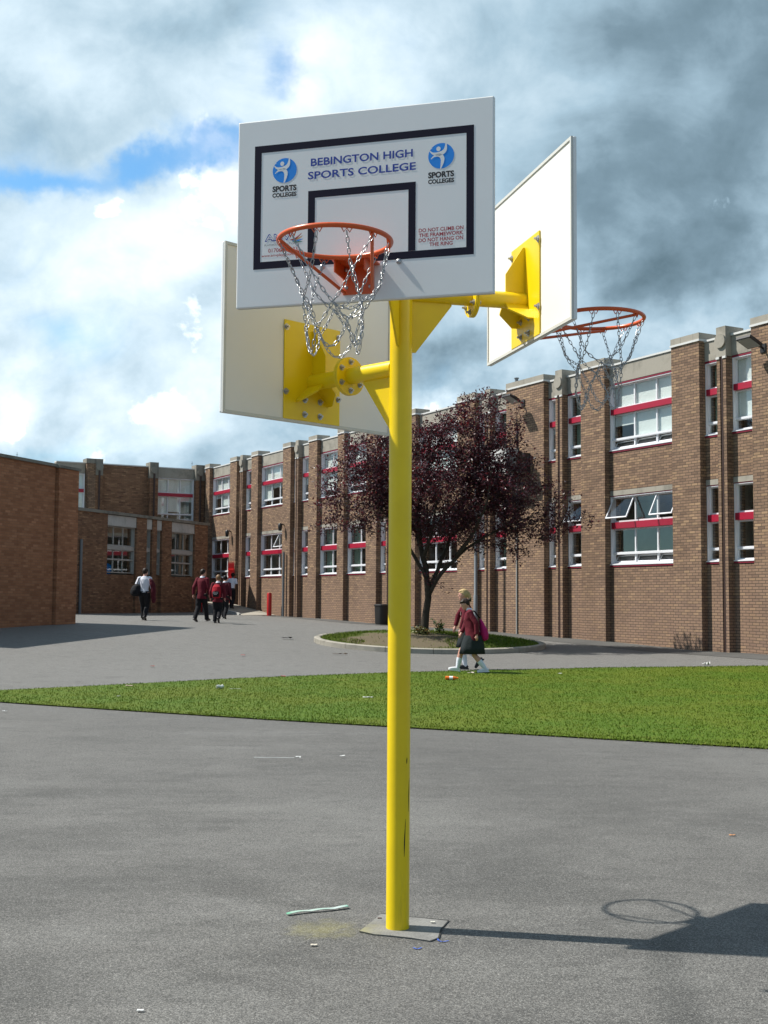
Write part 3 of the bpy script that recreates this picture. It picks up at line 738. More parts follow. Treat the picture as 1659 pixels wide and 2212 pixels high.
    t = MB(); p, f = text_geo('BEBINGTON HIGH', -.243, .235, zb + .635, zb + .671, .020); flat(t, p, f, yf - .0008); t.build('lettering', M_blue, board)
    t = MB(); p, f = text_geo('SPORTS COLLEGE', -.256, .249, zb + .5745, zb + .610, .020); flat(t, p, f, yf - .0008); t.build('lettering', M_blue, board)
    sports_logo(board, -.369, zb + .628); sports_logo(board, .364, zb + .627)
    for s_, x0, x1, z in (('DO NOT CLIMB ON', .264, .465, .290), ('THE FRAMEWORK', .264, .464, .268), ('DO NOT HANG ON', .264, .464, .2455), ('THE RING', .312, .417, .2245)):
        t = MB(); p, f = text_geo(s_, x0, x1, zb + z, zb + z + .0170, .02); flat(t, p, f, yf - .0008); t.build('lettering', M_redprint, board)
    t = MB(); p, f = text_geo('01706 525 331', -.444, -.293, zb + .2505, zb + .269, .01); flat(t, p, f, yf - .0008); t.build('lettering', M_redprint, board)
    t = MB(); p, f = text_geo('www.amvplaygrounds.co.uk', -.477, -.262, zb + .2275, zb + .243, .01); flat(t, p, f, yf - .0008)
    t.build('lettering', M_redprint, board)
    # maker's mark: outlined letters with three feather strokes
    am = MB(); p, f = text_geo('AMV', -.462, -.335, zb + .302, zb + .336, .035); flat(am, p, f, yf - .0007); lg = am.build('maker_mark', M_blue, board)
    am = MB(); p, f = text_geo('AMV', -.456, -.340, zb + .3065, zb + .3315, -.004); flat(am, p, f, yf - .0014); am.build('mark_fill', M_board, lg)
    for (mt, pts) in ((M_redprint, [(-.338, .303), (-.312, .307), (-.282, .331)]), (M_ochre, [(-.334, .301), (-.308, .303), (-.279, .318)]), (M_sky, [(-.330, .299), (-.306, .297), (-.277, .303)]), (M_leafgreen, [(-.330, .297), (-.308, .292), (-.280, .291)])):
        am = MB(); p, f = swoosh([(a, zb + b) for a, b in pts], [.0008, .0042, .0004]); flat(am, p, f, yf - .0008); am.build('feather_mark', mt, lg)
    am = MB(); p, f = text_geo('PLAYGROUND SOLUTIONS', -.462, -.306, zb + .281, zb + .290, 0); flat(am, p, f, yf - .0008); am.build('mark_lettering', M_greymetal, lg)
    for x, z in ((-.182, .167), (.174, .167)): domebolt(board, (x, yf - .002, zb + z), (.013, .009, .013))
    # hoop
    zr = zb + .160; N = 56; rg = MB()
    pts = [(RIMR * math.cos(2 * math.pi * i / N), RIMY + RIMR * math.sin(2 * math.pi * i / N), zr) for i in range(N)]
    vs = []; fs = []; n = 12
    for i in range(N):
        th = 2 * math.pi * i / N; er = Vector((math.cos(th), math.sin(th), 0))
        for q_ in range(n):
            ph = 2 * math.pi * q_ / n; vs.append(Vector(pts[i]) + er * (.0105 * math.cos(ph)) + Vector((0, 0, .0105 * math.sin(ph))))
        for q_ in range(n):
            q2 = (q_ + 1) % n; i2 = (i + 1) % N; fs.append((i * n + q_, i2 * n + q_, i2 * n + q2, i * n + q2))
    rg.add(vs, fs); ring = place(rg.build('hoop', M_orange, post, smooth=True))
    bp = MB(); bp.box(-.082, .062, yf - .008, yf - .0005, zb + .030, zb + .172)
    bp.prism([(-.108, yf - .0005), (.088, yf - .0005), (.075, RIMY + RIMR - .004), (-.095, RIMY + RIMR - .004)], 'z', zr - .004, zr + .004)
    bp.box(-.082, -.075, RIMY + RIMR + .0, yf - .008, zb + .10, zr - .004); bp.box(.055, .062, RIMY + RIMR + .0, yf - .008, zb + .10, zr - .004)
    bp.build('hoop_bracket', M_orange, ring, bevel=.0015)
    for sg, xx in ((-1, -.074), (1, .054)):
        rd = MB(); th = math.radians(212 if sg < 0 else -32); rd.tube([(xx, yf - .010, zb + .040), (RIMR * math.cos(th), RIMY + RIMR * math.sin(th), zr - .012)], .0075, 10); rd.build('brace_rod', M_orange, ring, smooth=True, angle=50)
    for x, z in ((-.066, .142), (.046, .142), (-.066, .062), (.046, .062)): domebolt(ring, (x, yf - .010, zb + z), (.010, .008, .010))
    for i in range(12):
        hk = MB(); th = 2 * math.pi * i / 12; er = Vector((math.cos(th), math.sin(th), 0)); tt = Vector((-er.y, er.x, 0)); c = Vector((0, RIMY, zr)) + er * (RIMR - .003)
        hk.tube([c - tt * .022 + Vector((0, 0, -.008)), c - tt * .012 + Vector((0, 0, -.026)), c + Vector((0, 0, -.010)), c + tt * .012 + Vector((0, 0, -.026)), c + tt * .022 + Vector((0, 0, -.008))], .0026, 6); hk.build('net_hook', M_orange, ring)
    if k < 2:
        nb = MB(); hook, S = net_pts(k, k)
        for s_ in S: chain(nb, s_)
        nb.build('chain_net', M_steel, ring, smooth=True)
M_leafgreen = plain('green print', (.02, .22, .16), .5)
for k in range(3): assembly(k)

# concrete footing round the foot of the post
pc = [at((660 + .3255 * x) / 1.1718, (2200 + .3255 * y) / 1.1718) for x, y in ((765, 490), (850, 425), (935, 352), (1080, 372), (1280, 388), (1462, 407), (1405, 470), (1385, 540), (1318, 567), (1180, 545), (1000, 525), (880, 515))]
def footing():
    mb = MB(); n = len(pc)
    vs = [(p.x, p.y, .0045) for p in pc] + [(p.x, p.y, -.05) for p in pc]
    mb.add(vs, [tuple(range(n))] + [(i, i + n, (i + 1) % n + n, (i + 1) % n) for i in range(n)])
    return tag(mb.build('concrete_footing', M_foot), 'grey concrete footing slab set in the tarmac round the foot of the yellow post', 'footing')
def foot_mat():
    m, t, b = mat_new('footing concrete')
    g = t.new('ShaderNodeNewGeometry').outputs['Position']; n = t.noise(g, 7, 6, .65); f = t.noise(g, 130, 3, .6)
    c = t.mix(t.smooth(n, .35, .7), (.23, .226, .212), (.165, .162, .152)); c = t.mix(t.math('MULTIPLY', t.smooth(f, .4, .7), .5), c, (.08, .08, .075))
    d = t.vmath('DISTANCE', t.vmath('MULTIPLY', g, (1, 1, 0)), (PADC.x - .30, PADC.y - .05, 0)); dn = t.math('ADD', d, t.math('MULTIPLY', t.math('SUBTRACT', t.noise(g, 10, 5, .7), .5), .3))
    c = t.mix(t.math('MULTIPLY', t.smooth(dn, .26, .03), .35), c, (.46, .42, .08))
    setb(t, b, col=c, rough=.85); return m
M_foot = foot_mat(); footing()
gap = MB()      # open joint round the slab
for i in range(len(pc)):
    a, b = pc[i], pc[(i + 1) % len(pc)]
    if i in (1, 0): continue
    d = (b - a); nn = Vector((-d.y, d.x, 0)).normalized() * random.uniform(.0025, .0055)
    gap.add([(a + nn)[:2] + (.0045,), (b + nn)[:2] + (.0045,), (b - nn)[:2] + (.0045,), (a - nn)[:2] + (.0045,)] if False else [((a + nn).x, (a + nn).y, .0055), ((b + nn).x, (b + nn).y, .0055), ((b - nn).x, (b - nn).y, .0055), ((a - nn).x, (a - nn).y, .0055)], [(0, 1, 2, 3)])
tag(gap.build('ground_joint', plain('joint dirt', (.022, .022, .02), .95)), kind='structure')

# ------------------------------------------------------------------ buildings
def bar_frame(mb, x0, x1, z0, z1, y, w=.05, d=.06, cols=1, mull=.05):
    """one row of lights: outer frame plus mullions; returns the light openings"""
    mb.box(x0, x1, y, y + d, z0, z0 + w); mb.box(x0, x1, y, y + d, z1 - w, z1)
    mb.box(x0, x0 + w, y, y + d, z0 + w, z1 - w); mb.box(x1 - w, x1, y, y + d, z0 + w, z1 - w)
    xs = [x0 + w + (x1 - x0 - 2 * w + mull) * i / cols for i in range(cols + 1)]
    out = []
    for i in range(cols):
        a = xs[i]; b = xs[i + 1] - mull
        if i: mb.box(a - mull, a, y + .004, y + d - .004, z0 + w, z1 - w)
        out.append((a, b, z0 + w, z1 - w))
    return out
def sash(win, fm, x0, x1, z0, z1, y, ang, w=.035, d=.035, hinge='top'):
    """an opening light swung out at its foot (top hung) or in at its head"""
    mb = MB()
    if hinge == 'top': T = Matrix.Translation((0, y, z1)) @ Matrix.Rotation(ang, 4, 'X') @ Matrix.Translation((0, -y, -z1))
    else: T = Matrix.Translation((0, y, z0)) @ Matrix.Rotation(ang, 4, 'X') @ Matrix.Translation((0, -y, -z0))
    for a in ((x0, x1, z0, z0 + w), (x0, x1, z1 - w, z1), (x0, x0 + w, z0 + w, z1 - w), (x1 - w, x1, z0 + w, z1 - w)):
        mb.box(a[0], a[1], y - d, y, a[2], a[3], mat=T)
    mb.box(x0 + w, x1 - w, y - d * .6, y - d * .4, z0 + w, z1 - w, 1, mat=T)
    mb.build('sash', [fm, M_glass], win)
wrng = random.Random(11)
def window(parent, x0, x1, z0, zb0, zb1, z1, cols, yb, yg, fm=None, band=None, opened=(), ajar=(), hop=.33, blind=None, sill=True, curtain=False):
    """window filling a bay: tall lights over short hopper lights, painted band, upper lights; yb brick face, yg glass line"""
    fm = fm or M_white; band = band or M_red
    f = MB(); g = MB(); d = .06; y = yg - .03
    # white lined reveal
    f.box(x0, x0 + .022, yb + .012, y, z0, z1); f.box(x1 - .022, x1, yb + .012, y, z0, z1); f.box(x0 + .022, x1 - .022, yb + .012, y, z1 - .022, z1)
    lights = []
    if z1 - zb1 > .05:
        up = bar_frame(f, x0, x1, zb1, z1, y, .05, d, cols); lights += up
    else: up = []
    hz = z0 + hop
    lo = bar_frame(f, x0, x1, hz, zb0, y, .04, d, cols); lights += lo
    ho = bar_frame(f, x0, x1, z0 + .03, hz - .004, y, .04, d, cols) if hop > .1 else []; lights += ho
    if hop > .1: f.box(x0 + .02, x1 - .02, y - .045, y, hz - .03, hz + .03)
    w = f.build('window', fm, parent)
    for i, (a, b, c, e) in enumerate(up):
        if i in opened: sash(w, fm, a - .02, b + .02, c - .02, e + .015, y - .002, -R(26))
        else: g.box(a, b, yg - .003, yg + .003, c, e)
    for (a, b, c, e) in lo: g.box(a, b, yg - .003, yg + .003, c, e)
    for i, (a, b, c, e) in enumerate(ho):
        if i in ajar: sash(w, fm, a + .004, b - .004, c + .004, e - .004, y + .05, -R(28), .025, .025, 'bottom')
        else: g.box(a, b, yg - .003, yg + .003, c, e)
    g.build('pane', M_glass, w)
    if zb1 - zb0 > .02:
        q = MB(); q.box(x0 + .003, x1 - .003, y - .10, yg + .05, zb0 + .002, zb1 - .002); q.build('red_band', band, w)
    if sill:
        q = MB(); q.prism([(yb - .035, z0 - .012), (yb - .035, z0 + .012), (y, z0 + .045), (yg + .03, z0 + .045), (yg + .03, z0 - .012)], 'x', x0 - .004 + .006, x1 - .002); q.build('sill', fm, w)
        q = MB(); q.box(x0 + .002, x1 - .002, yb - .022, yg + .03, z0 - .062, z0 - .014); q.build('sill_band', M_reddark, w)
    if blind:
        q = MB(); yy = yg + .055
        cells = up + lo if blind != 'low' else lo
        for (a, b, c, e) in cells:
            dr = 1.0 if (a, b, c, e) in up else wrng.choice((.25, .45, .9, 1.0, 1.0))
            n = 8; vs = []
            q.box(a - .02, b + .02, yy, yy + .012, e - (e - c) * dr, e + .03)
        q.build('blind', M_blind, w)
    if curtain:
        q = MB(); yy = yg + .18
        for a, b in ((x0 + .04, x0 + (x1 - x0) * wrng.uniform(.34, .5)), (x1 - (x1 - x0) * wrng.uniform(.18, .4), x1 - .04)):
            n = 40; vs = []
            for i in range(n + 1):
                t = a + (b - a) * i / n; o_ = .03 * math.sin(t * 46 + i * .13)
                vs += [(t, yy + o_, z0 + .05), (t, yy + o_, z1 - .05), (t, yy + o_ + .008, z0 + .05), (t, yy + o_ + .008, z1 - .05)]
            fs = []
            for i in range(n):
                k = 4 * i; fs += [(k, k + 4, k + 5, k + 1), (k + 2, k + 3, k + 7, k + 6), (k + 1, k + 5, k + 7, k + 3), (k, k + 2, k + 6, k + 4)]
            q.add(vs, fs)
        q.build('curtain', M_curtain, w, smooth=True, angle=60)
    return w

P0 = Vector((8.40312386, 32.18505716, 0))
TH_F = math.atan2(-.87964857, .47562421)
school = empty('school_block', P0, TH_F, 'long two storey buff brick school wing with tall piers, white windows and red bands', 'school building')
FZ0 = -.3
GB = .2      # bay brick behind the pier faces
GG = .345    # glass line
# piers: (s0, s1); narrow piers; the bays between them with their number of lights (0 = narrow single light)
PIERS = [(-3.1, -1.88), (0, 1.09), (4.0, 5.13), (7.04, 9.14), (11.10, 12.23), (15.21, 16.30), (18.31, 19.20), (21.23, 21.84), (23.89, 24.76), (26.73, 27.62), (30.63, 31.48), (33.46, 34.37), (37.39, 38.08)]
MINIS = [(-1.0, -.67), (6.05, 6.39), (10.10, 10.43), (17.15, 17.48), (25.85, 26.16), (32.62, 32.94)]
BAYS = [(-6.05, -3.1, 3), (-1.88, -1.0, 1), (-.67, 0, 1), (1.09, 4.0, 3), (5.13, 6.05, 1), (6.39, 7.04, 1), (9.14, 10.10, 1), (10.43, 11.10, 1), (12.23, 15.21, 3), (16.30, 17.15, 1), (17.48, 18.31, 1),
        (19.20, 21.23, 2), (21.84, 23.89, 2), (24.76, 25.85, 1), (26.16, 26.73, 1), (27.62, 30.63, 3), (31.48, 32.62, 1), (32.94, 33.46, 1), (34.37, 37.39, 3), (38.08, 38.62, 1)]
PIERS.insert(0, (-7.2, -6.05))
TOP = 8.53
GS1, GB0, GB1, GT1 = 2.62, 3.67, 3.86, 4.62      # ground floor sill, band, head
US1, UB0, UB1, UT1 = 5.98, 7.05, 7.22, 7.92      # upper floor
def facade():
    for i, (a, b) in enumerate(PIERS):
        m = MB(); m.box(-b, -a, 0, .60, FZ0, TOP); pr = m.build('pier', M_brick, school)
        c = MB(); c.box(-b - .012, -a + .012, -.012, .615, TOP + .055, TOP + .23); c.build('cap', M_conc, pr)
        c = MB(); c.box(-b - .028, -a + .028, -.03, .63, TOP + .001, TOP + .055); c.build('flashing', M_lead, pr)
    for i, (a, b) in enumerate(MINIS):
        m = MB(); cx = -(a + b) / 2; g = .055
        m.box(-b, cx - g, -.015, .60, FZ0, 7.96); m.box(cx + g, -a, -.015, .60, FZ0, 7.96); m.box(cx - g, cx + g, .10, .60, FZ0, 7.96)
        pr = m.build('narrow_pier', M_brick, school)
        c = MB(); c.box(-b - .004, -a + .004, -.02, .62, 7.962, TOP + .22); c.build('hopper_block', M_conc, pr)
        c = MB(); c.cyl((cx, 8.37), 'y', .185, -.075, -.021, 28); c.build('hopper_disc', M_conc, pr, smooth=True, angle=40)
        c = MB(); c.tube([(cx, .035, FZ0), (cx, .035, 8.2)], .046, 12); c.build('downpipe', M_pipe, pr, smooth=True, angle=60)
        c = MB(); c.box(-b - .012, cx - g - .004, -.04, .0, 7.90, 7.958); c.box(cx + g + .004, -a + .012, -.04, 0, 7.90, 7.958); c.build('flashing', M_lead, pr)
    w = MB()
    for (a, b, n) in BAYS:
        for z0, z1 in ((FZ0, GS1 - .064), (GT1 + .17, US1 - .064)): w.box(-b, -a, GB, .55, z0, z1)
    w.build('brick_wall', M_brick, school)
    for j, (a, b, n) in enumerate(BAYS):
        x0, x1 = -b, -a
        m = MB(); m.box(x0 + .002, x1 - .002, GB - .006, .55, GT1 + .025, GT1 + .168); m.build('lintel', M_conc, school)
        m = MB(); m.box(x0 + .002, x1 - .002, GB - .004, .50, UT1 + .06, 8.50); pp = m.build('parapet_panel', M_conc, school)
        m = MB(); m.box(x0 + .004, x1 - .004, GB - .035, .56, 8.502, 8.556); m.build('coping', M_lead, pp)
        for zz in (GT1, UT1):
            m = MB(); m.box(x0 + .003, x1 - .003, GB + .004, .46, zz + .002, zz + (.022 if zz == GT1 else .055)); m.build('head_trim', M_reddark, school)
        wide = n > 1
        op = (); aj = ()
        if j == 3: op = (0, 2); aj = (0, 1, 2)
        if j == 15: op = (2,)
        if j == 4: op = (0,)
        window(school, x0 + .002, x1 - .002, GS1, GB0, GB1, GT1, n, GB, GG, opened=op, ajar=aj, curtain=(n == 2 or (n == 1 and j % 3 == 0)), blind=None)
        window(school, x0 + .002, x1 - .002, US1, UB0, UB1, UT1, n, GB, GG, ajar=(0, 1, 2) if j == 3 else (), blind='all' if (n > 1 or j % 2) else None, curtain=(n == 1 and j % 2 == 0))
    # rooms behind the glass
    m = MB(); X0, X1 = -38.6, 7.2
    m.box(X0, X1, 6.0, 6.2, FZ0, 8.4); m.box(X0, X1, .62, 6.0, 4.70, 5.10); m.box(X0, X1, .62, 6.0, 8.10, 8.35)
    for xx in (-31, -24.0, -17.7, -10.3, -5.6, .5): m.box(xx - .08, xx + .08, .7, 5.99, 1.75, 8.09)
    m.box(X0 - .1, X0, .62, 6.2, FZ0, 8.4); m.box(X1, X1 + .1, .62, 6.2, FZ0, 8.4)
    m.build('room_walls', M_inside, school)
    m = MB(); m.box(X1 + .102, X1 + .42, .02, 9.0, FZ0, TOP); m.build('end_wall', M_brick, school)
    m = MB(); m.box(X1 + .08, X1 + .46, -.02, 9.05, TOP + .002, TOP + .2); m.build('coping', M_conc, school)
    m = MB(); m.box(X0, X1, .62, 5.99, 1.60, 1.75); m.box(X0, X1, .62, 5.99, 5.101, 5.16); m.build('room_floors', M_inside_dark, school)
    m = MB(); m.box(-1.72, -1.12, .80, .84, 2.7, 3.40); m.build('notice_board', M_ochre, school)
    m = MB()
    for k in range(9): m.box(-3.9 + k * .33, -3.9 + k * .33 + .20, .395, .398, 6.78 + .05 * (k % 2), 6.98)
    m.build('window_papers', M_paper, school)
facade()

def at_plane(px, py, org, rz, y=0.0):
    """local x,z of the pixel's ray on a building's face (local y)"""
    n = Vector((-math.sin(rz), math.cos(rz), 0)); d = ray(px, py); o = Vector(org) + n * y
    t = (o - CP).dot(n) / d.dot(n); p = CP + d * t - Vector(org); ux = Vector((math.cos(rz), math.sin(rz), 0))
    return p.dot(ux), p.z
# --- far wing at right angles
CORNER = P0 + Vector((-.47562421, .87964857, 0)) * 38.62
TH_W = TH_F + math.pi / 2
wing = empty('school_wing', CORNER, TH_W, 'shaded two storey brick wing rising behind the low annexe', 'school building')
def wingx(px, py=1060): return at_plane(px, py, CORNER, TH_W)[0]
def wing_build():
    # columns with round spout heads
    cols = [(wingx(419), wingx(437)), (wingx(319.5), wingx(337.5)), (wingx(203), wingx(217.5))]
    for i, (a, b) in enumerate(cols):
        m = MB(); m.box(a, b, -.32, .4, 0, 7.9); pr = m.build('narrow_pier', M_brick_old, wing)
        c = MB(); c.box(a - .01, b + .01, -.34, .42, 7.902, TOP + .22); c.build('hopper_block', M_conc_dark, pr)
        c = MB(); c.cyl(((a + b) / 2, 8.33), 'y', .19, -.42, -.341, 24); c.build('hopper_disc', M_conc_dark, pr, smooth=True, angle=40)
        c = MB(); c.tube([((a + b) / 2, -.36, 4), ((a + b) / 2, -.36, 8.2)], .05, 10); c.build('downpipe', M_pipe, pr, smooth=True, angle=60)
    a, b = wingx(183), wingx(203) - .004
    m = MB(); m.prism([(a, 8.5), (b, 8.5), (b, 0), (b - .05, 0), (b - .12, 4.2)], 'y', -.30, .4); pr = m.build('pier', M_brick, wing)  # pier whose taper and paler brick draw the sunlit triangle on it
    c = MB(); c.box(a - .02, b, -.32, .42, 8.502, 8.75); c.build('cap', M_conc_dark, pr)
    x0, x1 = wingx(217.5) + .004, wingx(319.5) - .004
    m = MB(); m.box(x0, x1, 0, .4, 0, 8.5); m.box(x0, wingx(419), .02, .4, 0, 5.2); m.build('brick_wall', M_brick_old, wing)
    m = MB(); m.box(x0, x1, -.04, .44, 8.503, 8.56); m.build('coping', M_lead, wing)
    for (a, b, n) in ((wingx(337.5) + .004, wingx(419) - .004, 3), (wingx(120), wingx(183) - .004, 2)):
        m = MB(); m.box(a, b, 0, .4, 7.98, 8.5); pp = m.build('parapet_panel', M_conc, wing)
        m = MB(); m.box(a, b, -.04, .44, 8.502, 8.556); m.build('coping', M_lead, pp)
        window(wing, a, b, 5.72, 7.0, 7.18, 7.97, n, 0, .22, blind='all', sill=False)
        m = MB(); m.box(a, b, .06, .4, 5.21, 5.70); m.build('spandrel_panel', M_red, wing)
    m = MB(); m.box(wingx(437) + .002, .6, -.02, .35, 0, 8.4); m.build('corner_wall', M_brick_old, wing)
    m = MB(); m.box(-.045, .05, .36, 5.2, 0, 8.38); m.box(wingx(60), -.05, 5, 5.2, 0, 8.4); m.box(wingx(60), -.05, .42, 5, 8.1, 8.35); m.box(wingx(60), -.05, .42, 5, 5.0, 5.16); m.build('room_walls', M_inside, wing)
wing_build()
# --- low annexe
A0 = Vector((0, 0, 0)); _d = ray(169, 1291); A0 = CP + _d * (50.65 / _d.y); A0.z = 0
_d = ray(449, 1291); A1 = CP + _d * (60.9 / _d.y); A1.z = 0
TH_A = math.atan2(A1.y - A0.y, A1.x - A0.x)
annexe = empty('annexe', A0, TH_A, 'low brown brick annexe with grey framed windows and pale panels under the roof edge', 'annexe')
def ax_(px, py=1220): return at_plane(px, py, A0, TH_A)[0]
def az_(px, py): return at_plane(px, py, A0, TH_A)[1]
def annexe_build():
    ztop = az_(300, 1118) ; L = ax_(448)
    ws = [(ax_(231), ax_(294), 3), (ax_(316), ax_(328), 1), (ax_(338), ax_(349), 1), (ax_(370), ax_(420), 3)]
    zs, zt = az_(260, 1239), az_(260, 1137); zp1 = ztop - .12
    m = MB(); edges = [-2.2] + [v for w in ws for v in w[:2]] + [L]
    for i in range(0, len(edges), 2): m.box(edges[i], edges[i + 1], 0, .5, .3, ztop)
    for a, b, n in ws: m.box(a, b, .10 if n > 1 else .16, .5, .3, zs - .04)
    m.build('brick_wall', M_brick_old, annexe)
    m = MB(); m.box(-2.3, L + .05, -.06, 6, ztop + .002, ztop + .13); m.build('roof_edge', M_conc_dark, annexe)
    m = MB(); m.box(-2.2, L - .01, 6.02, 6.2, .3, ztop + .1); m.box(-2.2, L, .55, 6.0, .6, .95); m.box(L - .2, L, .51, 6.0, .96, ztop - .01); m.build('room_walls', M_inside, annexe)
    for a, b, n in ws:
        m = MB(); m.box(a + .003, b - .003, .03, .3, zt + .004, zp1 + .10); m.build('fascia_panel', M_conc_pale, annexe)
        zb = zs + (zt - zs) * .50
        window(annexe, a + .002, b - .002, zs, zb, zb + .18, zt, n, .10, .24, fm=M_greyf, band=M_greyf, sill=False, hop=.62 if n > 1 else .5, blind=None, curtain=(n == 1))
    m = MB(); m.tube([(.04, -.06, .8), (.04, -.06, az_(172, 1165))], .06, 10); m.build('vent_pipe', M_greymetal, annexe, smooth=True, angle=50)
    m = MB(); a = ax_(240); m.ball((a + 1.0, .9, zs + .2), (.35, .2, .28), 14, 8); m.build('blue_ball', M_sky, annexe, smooth=True)
annexe_build()
# --- near wall on the left
_d = ray(163, 1347); L1 = CP + _d * (37.0 / _d.y); L1.z = 0
_d = ray(0, 1355); L0 = CP + _d * (33.5 / _d.y); L0.z = 0
TH_L = math.atan2(L1.y - L0.y, L1.x - L0.x)
hall = empty('brick_hall', L1, TH_L, 'blank orange brown brick hall wall at the left edge, lit from behind', 'hall building')
def hall_build():
    zt = 5.42
    m = MB(); m.box(-9, -.34 * 3.2, .10, 9, 0, zt); m.build('brick_wall', M_brick_red, hall)
    m = MB(); m.box(-1.05, 0, 0, 9, 0, zt - .02); m.build('corner_pier', M_brick_red, hall)
    m = MB(); m.box(-9, -1.06, .04, 9.05, zt + .002, zt + .09); m.build('coping', M_conc_dark, hall)
    m = MB(); m.box(-1.10, .05, -.05, 9.05, zt - .018, zt + .06); m.build('coping', M_conc_dark, hall)
hall_build()

# ------------------------------------------------------------------ fixtures on and by the school
def lf(s, y, z):
    """facade coordinates (s along, y out of the wall is negative) to world"""
    return P0 + Vector((-.47562421, .87964857, 0)) * s + Vector((.87964857, .47562421, 0)) * y + Vector((0, 0, z))
def floodlight(s, z, label):
    o = empty('floodlight', lf(s, 0, z), TH_F, label, 'floodlight', 'floodlights on the wide piers')
    T = Matrix.Translation((0, -.42, .06)) @ Matrix.Rotation(R(-24), 4, 'X')
    b = MB(); b.box(-.24, .24, -.30, .16, -.05, .03, mat=T); b.prism([(-.3, .03), (.16, .03), (.10, .10), (-.1, .10)], 'x', -.2, .2) if False else b.box(-.16, .16, -.12, .12, .03, .09, mat=T); b.build('housing', M_darkmetal, o, bevel=.01)
    g = MB(); g.box(-.21, .21, -.27, .13, -.056, -.0505, mat=T); g.build('lens', plain('lamp lens', (.30, .31, .30), .25), o)
    a = MB(); a.tube([(0, -.30, .06), (0, -.10, .0), (0, 0, -.04)], .028, 8); a.box(-.09, .09, -.03, -.001, -.14, .08); a.build('wall_arm', M_darkmetal, o)
    return o
floodlight(8.15, 8.0, 'black floodlight on the wide brick pier beside the tree')
floodlight(-2.30, 7.95, 'black floodlight on the brick pier at the right edge of the picture')
def walllamp(s, z, label):
    o = empty('wall_lamp', lf(s, 0, z), TH_F, label, 'wall lamp', 'small wall lamps')
    b = MB(); b.tube([(0, -.001, .12), (0, -.12, .17), (0, -.22, .12)], .03, 8); b.build('bracket', M_darkmetal, o)
    b = MB(); b.loft([(0, -.22, -.14, .07, .07), (0, -.22, .02, .10, .10), (0, -.22, .14, .10, .10), (0, -.22, .20, .05, .05)], 12); b.build('lantern', M_darkmetal, o, smooth=True, angle=50)
walllamp(34.1, 4.82, 'small black wall lamp nearest the entrance ramp')
walllamp(27.35, 4.82, 'small black wall lamp above the grey standpipe')
o = empty('extractor_unit', lf(8.35, 0, 6.1), TH_F, 'white ventilation unit fixed to the wide pier behind the purple tree', 'ventilation unit')
b = MB(); b.box(-.75, .25, -.72, -.20, -.42, .36); b.build('casing', plain('unit casing', (.62, .62, .60), .5), o, bevel=.02)
b = MB(); b.box(.26, .72, -.66, -.26, -.30, .10); b.box(-.6, -.52, -.20, -.001, -.5, .3); b.box(.05, .13, -.20, -.001, -.5, .3); b.box(.50, .58, -.26, -.001, -.4, .2); b.tube([(.6, -.5, .1), (.66, -.5, .34)], .03, 8); b.build('bracket', M_darkmetal, o)
o = empty('conduit', lf(8.5, 0, 0), TH_F, 'thin pale conduit running up the wide brick pier under the tree crown', 'conduit')
b = MB(); b.tube([(0, -.03, .38), (.0, -.03, 5.6)], .024, 8); b.build('pipe', M_palepipe, o, smooth=True, angle=50)
b = MB(); b.tube([(0, -.03, 5.6), (.02, -.03, 7.0), (-.03, -.03, 7.75)], [.02, .03, .006], 8); b.build('aerial', M_darkmetal, o)
g0 = gz(*lf(27.1, -.2, 0)[:2])
b = MB(); b.tube([(0, 0, -.1), (0, 0, 2.95)], .055, 12); o = b.build('standpipe', M_greymetal, None, smooth=True, angle=50, loc=lf(27.12, -.12, g0)); tag(o, 'grey upright pipe against the brick pier beside the red bollard', 'pipe')
bl = at(602.5, 1331)
bl = lf(27.95, -.45, 0); bl.z = gz(bl.x, bl.y)
b = MB(); b.tube([(0, 0, -.1), (0, 0, 1.02), (0, 0, 1.07)], [.11, .11, .08], 18); o = b.build('bollard', M_scarlet, None, smooth=True, angle=50, loc=bl); tag(o, 'red round bollard in front of the brick wall', 'bollard')
# grey lamp column in front of the wide piers
lc = lf(10.15, -.55, 0); lc.z = gz(lc.x, lc.y)
o = empty('lamp_column', lc, TH_F, 'grey steel lamp column rising into the purple tree beside the two girls', 'lamp column')
b = MB(); b.tube([(0, 0, -.1), (0, 0, 1.2), (0, 0, 1.22), (0, 0, 5.2)], [.075, .075, .06, .045], 16); b.build('column', M_greymetal, o, smooth=True, angle=50)
b = MB(); b.loft([(0, -.1, 5.19, .09, .16), (0, -.14, 5.27, .12, .24), (0, -.14, 5.33, .06, .14)], 14); b.build('lamp_head', M_greymetal, o, smooth=True, angle=50)
# litter bin
lb_ = lf(16.95, -.42, 0); lb_.z = gz(lb_.x, lb_.y)
o = empty('litter_bin', lb_, TH_F, 'black litter bin against the wall beside the yellow post', 'litter bin')
b = MB(); b.loft([(0, 0, 0, .25, .22), (0, 0, .08, .27, .24), (0, 0, .72, .29, .26)], 24, pw=.5); b.build('body', M_bin, o, smooth=True, angle=40)
b = MB(); b.loft([(0, 0, .721, .31, .28), (0, 0, .76, .31, .28), (0, 0, .80, .26, .23)], 24, pw=.5); b.build('rim', M_bin, o, smooth=True, angle=40)
